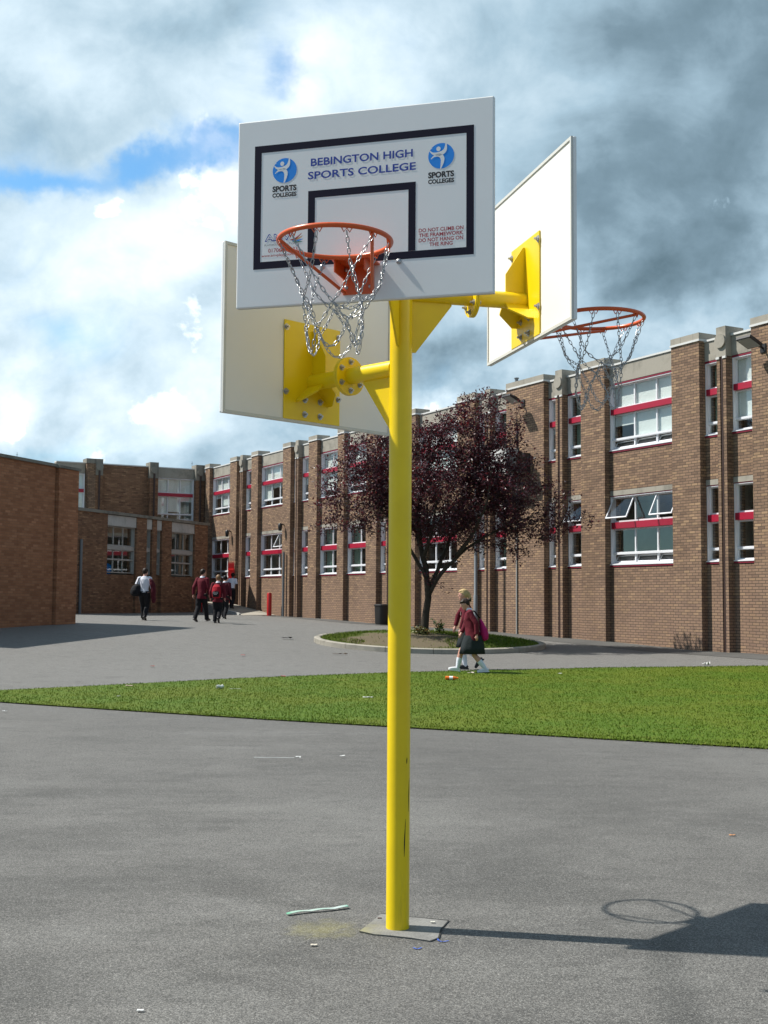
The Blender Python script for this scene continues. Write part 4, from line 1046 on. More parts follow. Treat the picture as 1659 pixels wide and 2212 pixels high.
# entrance ramp with handrail, red gate leaf, grit bin
def ramp():
    mb = MB(); y0, y1 = -1.75, -.03
    pts = [(28.2, .0), (34.6, .50), (36.9, .50)]
    zz = lambda s, y: gz(*lf(s, y, 0)[:2])
    st = []
    for s, up in pts: st.append((s, zz(s, -.9) + up + .02))
    vs = []
    for s, z in st: vs += [(-s, y0, z), (-s, y1, z), (-s, y0, 0.3), (-s, y1, 0.3)]
    fs = []
    for i in range(2):
        k = 4 * i; fs += [(k, k + 1, k + 5, k + 4), (k, k + 4, k + 6, k + 2), (k + 1, k + 3, k + 7, k + 5)]
    fs += [(8, 9, 11, 10), (0, 2, 3, 1)]
    mb.add(vs, fs)
    o = empty('entrance_ramp', P0, TH_F, 'pale concrete ramp climbing along the wall to the corner entrance', 'ramp')
    mb.build('deck', M_conc, o)
    k = MB()
    for i in range(2):
        (s0, z0_), (s1, z1_) = st[i], st[i + 1]
        v = [(-s, y, z) for s, z in ((s0, z0_), (s1, z1_)) for y in (y0 - .1, y0) for z in (z - .0, z + .09)]
        v = []
        for s, z in ((s0, z0_), (s1, z1_)): v += [(-s, y0 - .1, .3), (-s, y0 - .004, .3), (-s, y0 - .004, z + .08), (-s, y0 - .1, z + .08)]
        k.add(v, [(0, 1, 2, 3), (7, 6, 5, 4), (0, 4, 5, 1), (1, 5, 6, 2), (2, 6, 7, 3), (3, 7, 4, 0)])
    k.build('edge_kerb', M_conc_pale, o)
    r = empty('handrail', P0, TH_F, 'handrail with red posts and a bare steel top rail beside the entrance ramp', 'handrail')
    tops = []
    for s in (30.8, 33.0, 35.0):
        z = st[0][1] + (st[1][1] - st[0][1]) * min(1, (s - 28.2) / 6.4)
        m = MB(); m.tube([(-s, y0 - .16, z - .35), (-s, y0 - .16, z + .92)], .03, 10); m.build('post', M_scarlet, r, smooth=True, angle=50); tops.append((-s, y0 - .16, z + .93))
    m = MB(); m.tube([(tops[0][0] + .05, tops[0][1], tops[0][2] - .06)] + tops, .027, 10); m.build('rail', M_palepipe, r, smooth=True, angle=50)
ramp()
gs = lf(33.6, -.12, 0); gzv = gz(gs.x, gs.y)
o = empty('gate_leaf', lf(33.75, -.1, gzv), TH_F, 'red spiked metal gate leaf folded back against the pier by the entrance', 'gate')
b = MB()
for i in range(6): b.tube([(-.35 + .14 * i, 0, .3), (-.35 + .14 * i, 0, 2.45), (-.35 + .14 * i, 0, 2.6)], [.03, .03, .005], 8)
b.build('spiked_bars', M_scarlet, o)
b = MB(); b.box(-.4, .4, -.02, .02, .40, .48); b.box(-.4, .4, -.02, .02, 2.15, 2.23); b.box(-.37, .37, .035, .05, .45, 2.2); b.build('rails', M_scarlet, o)
gb_ = at(452, 1332); gb_ = lf(36.4, -3.0, 0); gb_.z = gz(gb_.x, gb_.y)
o = empty('grit_bin', gb_, TH_F, 'yellow grit bin in the shade behind the two walking boys', 'grit bin')
b = MB(); b.loft([(0, 0, 0, .35, .3), (0, 0, .6, .42, .36)], 20, pw=.4); b.build('tub', plain('yellow plastic', (.45, .26, .02), .5), o)
b = MB(); b.loft([(0, 0, .602, .45, .39), (0, 0, .68, .43, .37), (0, 0, .78, .3, .2)], 20, pw=.4); b.build('lid', plain('yellow lid', (.42, .24, .02), .5), o)
# roof flue and aerials
b = MB(); b.tube([(0, 0, 0), (0, 0, .75)], .06, 12); b.tube([(0, 0, .75), (0, 0, .78)], .085, 12); o = b.build('roof_flue', M_greymetal, None, smooth=True, angle=50, loc=lf(9.7, .8, 8.35)); tag(o, 'short grey flue pipe on the roof behind the wide pier', 'flue')
for px_, py_, dd_, lab in ((37, 977, 62.0, 'thin roof aerial showing above the left hand brick hall'), (415, 997, 70.0, 'thin roof aerial above the far wing near the corner')):
    d_ = ray(px_, py_); q = CP + d_ * (dd_ / d_.y)
    b = MB(); b.tube([(0, 0, 8.0 - q.z), (0, 0, 0)], [.02, .010], 6); b.tube([(-.06, 0, -.12), (.06, 0, -.12)], .008, 6); o = b.build('roof_aerial', M_greymetal, None, loc=q); tag(o, lab, 'aerial')
# old path along the foot of the school wall
pa = [lf(s, .1, 0) for s in (-8, 0, 8, 16, 22, 28)]; pb = [lf(s, -w, 0) for s, w in ((-8, 1.5), (0, 1.5), (8, 1.5), (16, 1.4), (22, 1.2), (28, .9))]
strip_sheet('path', pa, pb, 60, 4, .006, M_pave)

# ------------------------------------------------------------------ planted island and tree
def circle3(a, b, c):
    ax, ay, bx, by, cx, cy = a.x, a.y, b.x, b.y, c.x, c.y
    d = 2 * (ax * (by - cy) + bx * (cy - ay) + cx * (ay - by))
    ux = ((ax * ax + ay * ay) * (by - cy) + (bx * bx + by * by) * (cy - ay) + (cx * cx + cy * cy) * (ay - by)) / d
    uy = ((ax * ax + ay * ay) * (cx - bx) + (bx * bx + by * by) * (ax - cx) + (cx * cx + cy * cy) * (bx - ax)) / d
    return Vector((ux, uy, 0)), math.hypot(ax - ux, ay - uy)
IC = Vector((1.25, 33.1, 0)); IRX, IRY = 3.12, 2.95
def island_z(r):      # mound height above the kerb ground, r 0..1
    return .10 + .21 * (1 - min(1, r) ** 2.2)
def island():
    N = 64; k = MB(); joint = set(range(0, N, 5)); rings = []
    for i in range(N):
        th = 2 * math.pi * i / N; g = .004 if False else 0
        ring = []
        for rr, h in ((1.0, -.1), (1.0, .115), (.985, .135), (.955, .135), (.945, .12), (.945, -.1)):
            x = IC.x + IRX * rr * math.cos(th); y = IC.y + IRY * rr * math.sin(th); ring.append((x, y, gz(x, y) + h))
        rings.append(ring)
    for i in range(N):
        a, b = rings[i], rings[(i + 1) % N]
        if i % 4 == 3: b = [tuple(Vector(p).lerp(Vector(q), .955)) for p, q in zip(a, b)]
        k.add(a + b, [(j, j + 1, 7 + j, 6 + j) for j in range(5)] + [(0, 5, 4, 3, 2, 1), (6, 7, 8, 9, 10, 11)])
    tag(k.build('kerb', M_conc, None), kind='structure')
    vs = [(IC.x, IC.y, gz(IC.x, IC.y) + island_z(0))]; fs = []; nr = 14
    for j in range(1, nr + 1):
        r = j / nr * .95
        for i in range(N):
            th = 2 * math.pi * i / N; x = IC.x + IRX * r * math.cos(th); y = IC.y + IRY * r * math.sin(th)
            vs.append((x, y, gz(x, y) + island_z(j / nr) + .03 * mnoise.noise(Vector((x * 1.7, y * 1.7, 0)))))
    for i in range(N): fs.append((0, 1 + i, 1 + (i + 1) % N))
    for j in range(nr - 1):
        for i in range(N):
            a = 1 + j * N; i2 = (i + 1) % N; fs.append((a + i, a + N + i, a + N + i2, a + i2))
    m, t, b = mat_new('soil and turf'); g = t.new('ShaderNodeNewGeometry').outputs['Position']
    n = t.noise(g, 1.3, 6, .65); n2 = t.noise(g, 25, 4, .6)
    rel = t.vmath('MULTIPLY', t.vmath('SUBTRACT', g, (IC.x, IC.y, 0)), (1 / IRX, 1 / IRY, 0)); rr = t.vmath('LENGTH', rel)
    # turf on the rim, the far side and the right; a bare patch worn at the front left
    bare = t.vmath('DISTANCE', rel, (-.18, -.42, 0)); bn = t.math('ADD', bare, t.math('MULTIPLY', t.math('SUBTRACT', n, .5), .7))
    soil = t.mix(n2, (.15, .12, .08), (.10, .085, .055)); turf = t.mix(n2, (.05, .085, .014), (.09, .10, .025))
    c = t.mix(t.smooth(bn, .42, .66), soil, turf); setb(t, b, col=c, rough=.95, spec=.1)
    mb = MB(); mb.add(vs, fs); o = mb.build('planting_bed', m, None, smooth=True); tag(o, kind='structure')
    rng = random.Random(9); pts = []
    while len(pts) < 16000:
        a = rng.uniform(0, 6.283); r = math.sqrt(rng.random()); x, y = r * math.cos(a), r * math.sin(a)
        bd = math.hypot(x + .18, y + .42) + .35 * mnoise.noise(Vector((x * 2.5, y * 2.5, 3.1)))
        if bd < .52 and rng.random() > .04: continue
        X, Y = IC.x + IRX * .945 * x, IC.y + IRY * .945 * y; pts.append((X, Y, gz(X, Y) + island_z(r) - .01))
    tag(blades('grass', pts, .03, .09, M_blade, w=.008), kind='stuff')
island()
TB = Vector((1.118, 33.0, 0)); TB.z = gz(TB.x, TB.y) + .29
TS = 2628 / 34.0      # picture units per metre at the tree's distance (only used to size it)
def tree():
    rng = random.Random(21)
    o = empty('plum_tree', TB, 0, 'dark purple leaved plum tree standing on the round kerbed bed', 'tree')
    # limbs: polylines x (right), y (back), z
    L = [([(0, 0, -.2), (.02, 0, .5), (.10, 0, 1.05), (.06, .05, 1.6), (-.12, .1, 2.4), (-.2, .15, 3.4), (.1, .2, 4.6), (.5, .2, 5.6)], .108),
         ([(.10, 0, 1.0), (.35, -.1, 1.55), (.85, -.25, 2.1), (1.45, -.3, 2.55), (2.1, -.3, 2.9), (2.9, -.2, 3.2)], .066),
         ([(.12, .02, 1.15), (.42, .2, 1.9), (.75, .4, 2.7), (1.1, .6, 3.7), (1.4, .6, 4.8), (1.6, .4, 5.7)], .062),
         ([(.04, .02, 1.5), (-.35, -.2, 2.2), (-.8, -.4, 2.9), (-1.4, -.5, 3.6), (-2.0, -.4, 4.1)], .056),
         ([(-.1, .1, 2.3), (-.3, .6, 3.0), (-.7, 1.1, 3.7), (-1.0, 1.3, 4.5)], .05),
         ([(.85, -.25, 2.1), (1.3, -.8, 2.8), (1.6, -1.2, 3.5), (1.7, -1.3, 4.3)], .065),
         ([(.75, .4, 2.7), (1.4, .9, 3.2), (2.1, 1.2, 3.6)], .06),
         ([(-.18, .15, 3.2), (-.6, 0, 4.1), (-.9, -.2, 5.0)], .06), ([(-.05, .1, 2.0), (.2, -.7, 2.9), (.3, -1.2, 3.9)], .06)]
    nodes = []; tr = MB()
    for pts, r in L:
        P = polyline(pts, 16); rad = [max(.012, r * (1 - .85 * i / 15)) for i in range(16)]
        if r > .10: rad = [max(.02, r * (1.2 - .2 * min(1, i / 2)) * (1 - .85 * i / 15)) for i in range(16)]
        P = [p + Vector((rng.gauss(0, .015), rng.gauss(0, .015), 0)) for p in P]
        tr.tube(P, rad, 9); nodes += [p for i, p in enumerate(P) if p.z > 1.9]
    E = [((.25, 0, 4.2), (1.9, 2.0, 1.7), 1.0), ((1.35, 0, 5.15), (1.25, 1.4, 1.35), 1.0), ((-.9, 0, 4.55), (1.3, 1.5, 1.2), .9), ((-1.75, -.1, 3.8), (1.15, 1.3, 1.0), .75), ((1.9, 0, 3.8), (1.25, 1.7, 1.1), .9),
         ((2.75, -.1, 3.05), (1.2, 1.3, .75), .7), ((.9, .2, 3.0), (1.3, 1.6, .8), .75), ((-.7, 0, 3.2), (1.3, 1.5, .75), .6), ((2.0, -.2, 2.55), (.8, .9, .5), .55), ((-2.35, 0, 3.1), (.5, .8, .5), .3), ((1.6, 0, 6.0), (.6, .7, .55), .6), ((-.45, 0, 5.4), (.8, .9, .5), .6), ((-.15, -.3, 1.7), (.35, .3, .55), .10), ((.42, -.1, 1.55), (.2, .2, .3), .06)]
    tips = []; tot = sum(e[1][0] * e[1][1] * e[1][2] * e[2] for e in E)
    for c, r, w in E:
        c = (c[0] * 1.13 + .05, c[1], c[2]); r = (r[0] * 1.10, r[1] * 1.05, r[2] * 1.02)
        n = int(1800 * r[0] * r[1] * r[2] * w / tot) + 3; k = 0
        while k < n:
            v = Vector((rng.gauss(0, 1), rng.gauss(0, 1), rng.gauss(0, 1))).normalized() * (rng.random() ** .40)
            p = Vector((c[0] + v.x * r[0], c[1] + v.y * r[1], c[2] + v.z * r[2]))
            if mnoise.noise(p * 1.15 + Vector((3, 1, 7))) < -.10 and rng.random() < .88: continue
            p += Vector((rng.gauss(0, .12), rng.gauss(0, .12), rng.gauss(0, .12))); tips.append(p); k += 1
    tips.sort(key=lambda p: min((p - q).length for q in nodes))
    NA = np.array([tuple(q) for q in nodes]); NL = [list(NA)]; lv = []
    leaves_c = []
    arr = NA
    for p in tips:
        d = np.linalg.norm((arr - np.array(p)) * np.array([1, 1, 1.25]), axis=1) + np.maximum(0, arr[:, 2] - p.z) * .8
        q = Vector(arr[int(d.argmin())]); dl = (p - q).length
        mid = q.lerp(p, .5) + Vector((rng.gauss(0, .04), rng.gauss(0, .04), .08 * dl)); r0 = .006 + .008 * min(1.5, dl)
        tr.tube([q, q.lerp(mid, .6), mid.lerp(p, .4), p], [r0, r0 * .8, r0 * .55, .003], 4, cap=False)
        arr = np.vstack([arr, np.array(mid)[None], np.array(p)[None]])
        leaves_c.append((p, (p - mid).normalized()))
    tk = tr.build('trunk', M_bark, o, smooth=True)
    n = 0; V = []; 
    for p, d in leaves_c:
        m_ = rng.randint(18, 33)
        for _ in range(m_):
            c = p - d * rng.uniform(-.10, .34) + Vector((rng.gauss(0, .095), rng.gauss(0, .095), rng.gauss(0, .085)))
            a = Vector((rng.gauss(0, 1), rng.gauss(0, 1), rng.gauss(0, .6) - .35)).normalized(); s = a.cross(Vector((rng.gauss(0, .6), rng.gauss(0, .6), 1))).normalized()
            l = rng.uniform(.030, .054); w = l * rng.uniform(.45, .62); nn = a.cross(s) * l * .22
            V += [c - a * l, c - s * w + nn, c + a * l, c + s * w + nn]
    nf = len(V) // 4
    F = [(4 * i, 4 * i + 1, 4 * i + 2) for i in range(nf)] + [(4 * i, 4 * i + 2, 4 * i + 3) for i in range(nf)]
    me = bpy.data.meshes.new('crown'); me.from_pydata([tuple(v) for v in V], [], F); me.materials.append(M_leaf)
    cr = bpy.data.objects.new('crown', me); COL.objects.link(cr); cr.parent = o
    return o
tree()
def small_plant(px_off, y, h, n, label, mat, spread=.5):
    rng = random.Random(int(h * 100)); x = TB.x + px_off; r = math.hypot((x - IC.x) / IRX, (y - IC.y) / IRY); z = gz(x, y) + island_z(r)
    o = empty('small_plant', (x, y, z), 0, label, 'plant')
    st = MB(); V = []; F = []
    for i in range(n):
        a = rng.uniform(0, 6.283); t = rng.uniform(.2, 1); tip = Vector((math.cos(a) * spread * h * rng.random(), math.sin(a) * spread * h * rng.random(), h * t))
        st.tube([(0, 0, -.03), tip * .5 + Vector((0, 0, .04)), tip], [.006, .004, .002], 4, cap=False)
        for _ in range(9):
            c = tip * rng.uniform(.5, 1) + Vector((rng.gauss(0, .02), rng.gauss(0, .02), rng.gauss(0, .02))); d = Vector((rng.gauss(0, 1), rng.gauss(0, 1), rng.gauss(0, .7))).normalized(); s = d.orthogonal().normalized(); l = .045; w = .02
            k = len(V); V += [c, c + d * l + s * w, c + d * 2 * l, c + d * l - s * w]; F.append((k, k + 1, k + 2, k + 3))
    st.build('stem', M_bark, o)
    mb = MB(); mb.add(V, F); mb.build('foliage', mat, o)
small_plant(.42, 33.5, .42, 16, 'small upright green shrub to the right of the plum tree trunk', M_green_leaf, .45)
small_plant(-.12, 32.85, .22, 22, 'low yellowish green plant at the foot of the plum tree trunk', leaf_mat('yellow green leaf', (.10, .13, .03), (.2, .21, .07), (.34, .32, .16)), 1.4)

# ------------------------------------------------------------------ people
def hand(mb, wrist, d, side, H, curl=.5, thumb=None):
    """palm, five bent fingers and a thumb; d points from wrist to fingertips, side is the palm's across direction"""
    d = d.normalized(); side = (side - d * side.dot(d)).normalized(); nrm = d.cross(side); k = H / 1.7 * .92
    mb.tube([wrist - d * .02 * k, wrist + d * .03 * k, wrist + d * .085 * k], [.024 * k, .033 * k, .030 * k], 10)
    for i, (l, r) in enumerate(((.068, .0085), (.078, .009), (.072, .0085), (.055, .0075))):
        b = wrist + d * .08 * k + side * (.027 - .018 * i) * k
        p1 = b + (d * math.cos(curl * .6) + nrm * math.sin(curl * .6)) * l * .45 * k; p2 = p1 + (d * math.cos(curl * 1.6) + nrm * math.sin(curl * 1.6)) * l * .33 * k; p3 = p2 + (d * math.cos(curl * 2.4) + nrm * math.sin(curl * 2.4)) * l * .28 * k
        mb.tube([b - d * .02 * k, b, p1, p2, p3], [r * k * 1.1, r * k * 1.1, r * k, r * k * .9, r * k * .7], 7)
    b = wrist + d * .035 * k + side * .028 * k; p1 = b + (d * .6 + side * .7 + nrm * .3).normalized() * .035 * k; p2 = p1 + (d * .9 + side * .25 + nrm * .4).normalized() * .03 * k
    mb.tube([b - side * .01 * k, b, p1, p2], [.012 * k, .012 * k, .010 * k, .0075 * k], 7)
def ik(hip, ankle, l1, l2, fwd=Vector((1, 0, 0))):
    d = ankle - hip; L = min(d.length, (l1 + l2) * .999); a = (l1 * l1 - l2 * l2 + L * L) / (2 * L); h = math.sqrt(max(0, l1 * l1 - a * a)); u = d.normalized(); f = (fwd - u * fwd.dot(u)).normalized()
    return hip + u * a + f * h
def person(name_label, loc, rz, H, p, cat='person', group=None):
    """one walking figure facing local +x, left is +y; p holds pose and clothing"""
    o = empty('person', loc, rz, name_label, cat, group)
    V = Vector; h = H; lean = p.get('lean', .02) * h; sw = p.get('sway', 0)
    hipz = p.get('hipz', .515) * h
    hips = {s: V((0, s * .052 * h, hipz)) for s in (1, -1)}
    ank = {s: V(p['ank'][s]) * h for s in (1, -1)}
    knee = {s: ik(hips[s], ank[s], .245 * h, .235 * h) for s in (1, -1)}
    chest = V((lean * .75, 0, .73 * h)); sh = {s: V((lean, s * p.get('shw', .105) * h, .805 * h)) for s in (1, -1)}
    neck = V((lean * 1.15, 0, .845 * h)); hd = V(p.get('head', (.03, 0, .925))) * h; hd.x += lean
    pitch = p.get('nod', .15); turn = p.get('turn', 0)
    HM = Matrix.Rotation(turn, 3, 'Z') @ Matrix.Rotation(pitch, 3, 'Y')
    wd = p.get('build', 1.0)
    el = {s: V(p['elbow'][s]) * h for s in (1, -1)}; wr = {s: V(p['wrist'][s]) * h for s in (1, -1)}
    # --- one continuous body
    b = MB()
    b.loft([(0, 0, .46 * h, .050 * h, .076 * h * wd), (0, 0, .52 * h, .054 * h * wd, .078 * h * wd), (lean * .3, 0, .60 * h, .048 * h * wd, .068 * h * wd), (lean * .7, 0, .70 * h, .054 * h * wd, .080 * h), (lean * .95, 0, .78 * h, .048 * h, .088 * h), (lean * 1.0, 0, .82 * h, .04 * h, .07 * h), (lean * 1.1, 0, .845 * h, .03 * h, .036 * h)], 20)
    b.tube([neck - V((0, 0, .03 * h)), neck, hd - V((0.008 * h, 0, .035 * h))], [.034 * h, .031 * h, .031 * h], 12)
    T4 = HM.to_4x4()
    b.ball(hd, (.057 * h, .048 * h, .067 * h), 16, 12, T4)
    b.ball(hd + HM @ V((.016, 0, -.030)) * h, (.041 * h, .037 * h, .045 * h), 14, 10, T4)
    b.tube([hd + HM @ V((.050, 0, .008)) * h, hd + HM @ V((.062, 0, -.009)) * h, hd + HM @ V((.055, 0, -.017)) * h], [.006 * h, .009 * h, .008 * h], 8)
    b.ball(hd + HM @ V((.051, 0, -.036)) * h, (.009 * h, .014 * h, .007 * h), 8, 6); b.ball(hd + HM @ V((.047, 0, -.058)) * h, (.012 * h, .016 * h, .010 * h), 8, 6)
    for s in (1, -1): b.ball(hd + HM @ V((-.006, s * .048, -.006)) * h, (.011 * h, .006 * h, .016 * h), 8, 6, T4)
    for s in (1, -1):
        b.tube([sh[s] - V((0, s * .02 * h, 0)), sh[s], el[s], wr[s]], [.030 * h, .029 * h, .023 * h, .0165 * h], 10)
        d = (wr[s] - el[s]).normalized(); hand(b, wr[s], p.get('hdir', {}).get(s, d) if isinstance(p.get('hdir', {}).get(s, d), Vector) else d, V((1, 0, .1)) if p.get('hside', 'f') == 'f' else V((0, -s, 0)), H, p.get('curl', .55))
        b.tube([hips[s] + V((0, 0, .02 * h)), hips[s], hips[s].lerp(knee[s], .5), knee[s], knee[s].lerp(ank[s], .35), ank[s]], [.052 * h, .054 * h, .046 * h, .036 * h, .036 * h, .021 * h], 14)
        fp = p.get('foot', {1: 0, -1: 0})[s]; fd = V((math.cos(fp), 0, -math.sin(fp))); fu = V((math.sin(fp), 0, math.cos(fp)))
        b.tube([ank[s] - fd * .025 * h - fu * .022 * h, ank[s] + fd * .02 * h - fu * .015 * h, ank[s] + fd * .075 * h - fu * .026 * h, ank[s] + fd * .105 * h - fu * .03 * h], [.012 * h, .016 * h, .012 * h, .008 * h], 10)
    body = remeshed(b, 'body', p.get('skin', M_skin), o, .0062 * h, 2)
    e = MB()
    for s in (1, -1): e.ball(hd + HM @ V((.0525, s * .019, .004)) * h, (.0045 * h, .0075 * h, .0045 * h), 8, 6)
    e.build('eyes', M_black, body)
    # --- hair
    q = MB(); q.ball(hd + HM @ V((-.010, 0, .012)) * h, (.059 * h, .053 * h, .066 * h), 16, 12, T4)
    style = p.get('hair', 'short')
    if style == 'short': 
        cut = lambda c: 0
    if style == 'up':      # piled and loose at the nape
        q.ball(hd + HM @ V((-.012, 0, .050)) * h, (.050 * h, .046 * h, .026 * h), 14, 8, T4)
        q.ball(hd + HM @ V((.022, 0, .048)) * h, (.034 * h, .04 * h, .018 * h), 12, 8, T4)
        q.tube([hd + HM @ V((-.05, 0, .03)) * h, hd + HM @ V((-.072, 0, -.01)) * h, hd + HM @ V((-.082, .01, -.07)) * h, hd + HM @ V((-.078, .012, -.105)) * h], [.028 * h, .026 * h, .018 * h, .006 * h], 10)
    if style == 'fringe':
        q.ball(hd + HM @ V((.018, 0, .040)) * h, (.044 * h, .046 * h, .024 * h), 14, 8, T4)
        q.ball(hd + HM @ V((.040, 0, .034)) * h, (.022 * h, .036 * h, .012 * h), 10, 6, T4)
        q.ball(hd + HM @ V((-.045, 0, .0)) * h, (.022 * h, .036 * h, .036 * h), 12, 8, T4)
        q.tube([hd + HM @ V((-.055, 0, .02)) * h, hd + HM @ V((-.088, 0, .035)) * h, hd + HM @ V((-.088, .0, .0)) * h], [.018 * h, .022 * h, .010 * h], 9)
    # keep hair off the face
    keep = MB()
    def off_face(me_o):
        bm = bmesh.new(); bm.from_mesh(me_o.data); inv = HM.inverted(); kill = []
        for v in bm.verts:
            c = inv @ (v.co - hd) / h
            lim = .014 if style == 'fringe' else .022
            if c.x > .012 and c.z < lim + (.0 if style != 'up' else -.002) : kill.append(v)
            elif c.z < -.022 and c.x > -.02 and style != 'up': kill.append(v)
        bmesh.ops.delete(bm, geom=kill, context='VERTS'); bm.to_mesh(me_o.data); bm.free()
    hr = remeshed(q, 'hair', p.get('hairm', M_hair_d), o, .0055 * h, 1, disp=lambda c: .004 * h * mnoise.noise(c * 38 / h))
    off_face(hr)
    # --- clothing
    top = p.get('top', 'blazer'); tm = p.get('topm', M_maroon)
    hem = p.get('hem', .45) * h if top == 'blazer' else .53 * h
    c = MB(); gx_ = 1.0
    k = 1.17 if top == 'blazer' else 1.08
    c.loft([(-.004 * h, 0, hem, .078 * h * wd, .112 * h * wd), (0, 0, hem + .05 * h, .078 * h * wd, .108 * h * wd), (lean * .3, 0, .60 * h, .070 * h * wd, .092 * h * wd), (lean * .7, 0, .69 * h, .073 * h * wd, .100 * h), (lean * .9, 0, .765 * h, .068 * h, .108 * h), (lean * 1.0, 0, .81 * h, .050 * h, .100 * h), (lean * 1.05, 0, .832 * h, .036 * h, .058 * h), (lean * 1.1, 0, .845 * h, .030 * h, .036 * h)] if top == 'blazer' else
           [(0, 0, hem, .070 * h, .095 * h), (lean * .3, 0, .60 * h, .064 * h, .085 * h), (lean * .7, 0, .70 * h, .070 * h, .096 * h), (lean * .95, 0, .78 * h, .062 * h, .104 * h), (lean * 1.0, 0, .815 * h, .046 * h, .085 * h), (lean * 1.1, 0, .846 * h, .036 * h, .040 * h)], 26)
    for s in (1, -1):
        if top == 'blazer' or p.get('sleeve', {}).get(s, 'short') == 'long':
            e2 = el[s].lerp(wr[s], .93); r_ = (.040, .041, .034, .029)
            c.tube([sh[s] - V((0, s * .03 * h, -.004 * h)), sh[s], el[s], e2], [r_[0] * h, r_[1] * h, r_[2] * h, r_[3] * h], 14)
        else:
            e2 = sh[s].lerp(el[s], .85); c.tube([sh[s] - V((0, s * .03 * h, 0)), sh[s], e2], [.037 * h, .039 * h, .037 * h], 14)
    remeshed(c, top, tm, o, .0075 * h, 2, disp=lambda q_: .0045 * h * mnoise.noise(Vector((q_.x * 14, q_.y * 14, q_.z * 7)) / h) - .0 )
    if top == 'blazer':
        q = MB(); q.loft([(lean * 1.02 - .004 * h, 0, .832 * h, .046 * h, .050 * h), (lean * 1.12, 0, .862 * h, .037 * h, .039 * h)], 20); q.build('shirt_collar', M_shirt, o, smooth=True, angle=50)
        if p.get('badge'):
            q = MB(); bx = lean * .75 + .073 * h; q.box(bx - .004 * h, bx + .004 * h, .028 * h, .052 * h, .685 * h, .72 * h); q.ball((bx, .04 * h, .683 * h), (.006 * h, .011 * h, .012 * h), 8, 6); q.build('badge', M_badge, o)
    bottom = p.get('bottom', 'trousers')
    if bottom == 'skirt':
        q = MB(); n = 40; hemz = p.get('skirtz', .30) * h; fx = p.get('skirtx', .02) * h
        rs = [(0, .50, .076, .102), (.0, .46, .084, .108), (.3, .40, .094, .110), (.7, .34, .102, .110), (1.0, hemz / h, .110, .112)]
        vs = []
        for fx_, z, rx, ry in rs:
            for i in range(n):
                th = 2 * math.pi * i / n; pl = 1 + .035 * math.sin(th * 9 + 1) * (.50 - z) / .2
                vs.append((fx * fx_ + rx * h * wd * pl * math.cos(th) * p.get('skirtw', 1), ry * h * wd * pl * math.sin(th), z * h))
        fs = []
        for j in range(len(rs) - 1):
            for i in range(n): i2 = (i + 1) % n; fs.append((j * n + i, j * n + i2, (j + 1) * n + i2, (j + 1) * n + i))
        m0 = len(vs); vs2 = [(v[0] * .97, v[1] * .97, v[2]) for v in vs[-n:]]; vs += vs2
        fs += [((len(rs) - 1) * n + i, (len(rs) - 1) * n + (i + 1) % n, m0 + (i + 1) % n, m0 + i) for i in range(n)]
        q.add(vs, fs); q.build('skirt', M_skirt, o, smooth=True)
        for s in (1, -1):
            q = MB(); k0 = knee[s].lerp(ank[s], .42); q.tube([k0, knee[s].lerp(ank[s], .6), ank[s] + V((0, 0, -.01 * h))], [.0385 * h, .036 * h, .0245 * h], 14); q.build('sock', M_sock, o, smooth=True, angle=60)
    else:
        q = MB(); q.loft([(0, 0, .455 * h, .06 * h, .09 * h), (0, 0, .50 * h, .072 * h, .10 * h), (0, 0, .56 * h, .068 * h, .092 * h)], 22)
        for s in (1, -1): 
            q.tube([hips[s] + V((0, 0, .01 * h)), hips[s].lerp(knee[s], .5), knee[s], knee[s].lerp(ank[s], .5), ank[s] + V((0, 0, -.012 * h))], [.066 * h, .058 * h, .049 * h, .044 * h, .041 * h], 16)
        remeshed(q, 'trousers', M_trouser, o, .008 * h, 2, disp=lambda q_: .004 * h * mnoise.noise(q_ * 16 / h))
    for s in (1, -1):
        fp = p.get('foot', {1: 0, -1: 0})[s]; fd = V((math.cos(fp), 0, -math.sin(fp))); fu = V((math.sin(fp), 0, math.cos(fp))); sm = p.get('shoe', M_shoeb)
        q = MB(); a = ank[s]
        q.tube([a - fd * .034 * h - fu * .020 * h, a - fd * .015 * h - fu * .012 * h, a + fd * .03 * h - fu * .012 * h, a + fd * .08 * h - fu * .022 * h, a + fd * .118 * h - fu * .028 * h], [.016 * h, .024 * h, .024 * h, .021 * h, .012 * h], 14)
        SM = Matrix.Translation(a) @ Matrix.Rotation(fp, 4, 'Y')
        q.box(-.045 * h, .116 * h, -.022 * h, .022 * h, -.046 * h, -.034 * h, mat=SM)
        remeshed(q, 'shoe', sm, o, .006 * h, 2)
    return o, dict(hips=hips, knee=knee, sh=sh, el=el, wr=wr, hd=hd, lean=lean)
M_badge = plain('badge', (.62, .42, .38), .6)
def stand(x, y, up=0.0): return Vector((x, y, gz(x, y) + up))
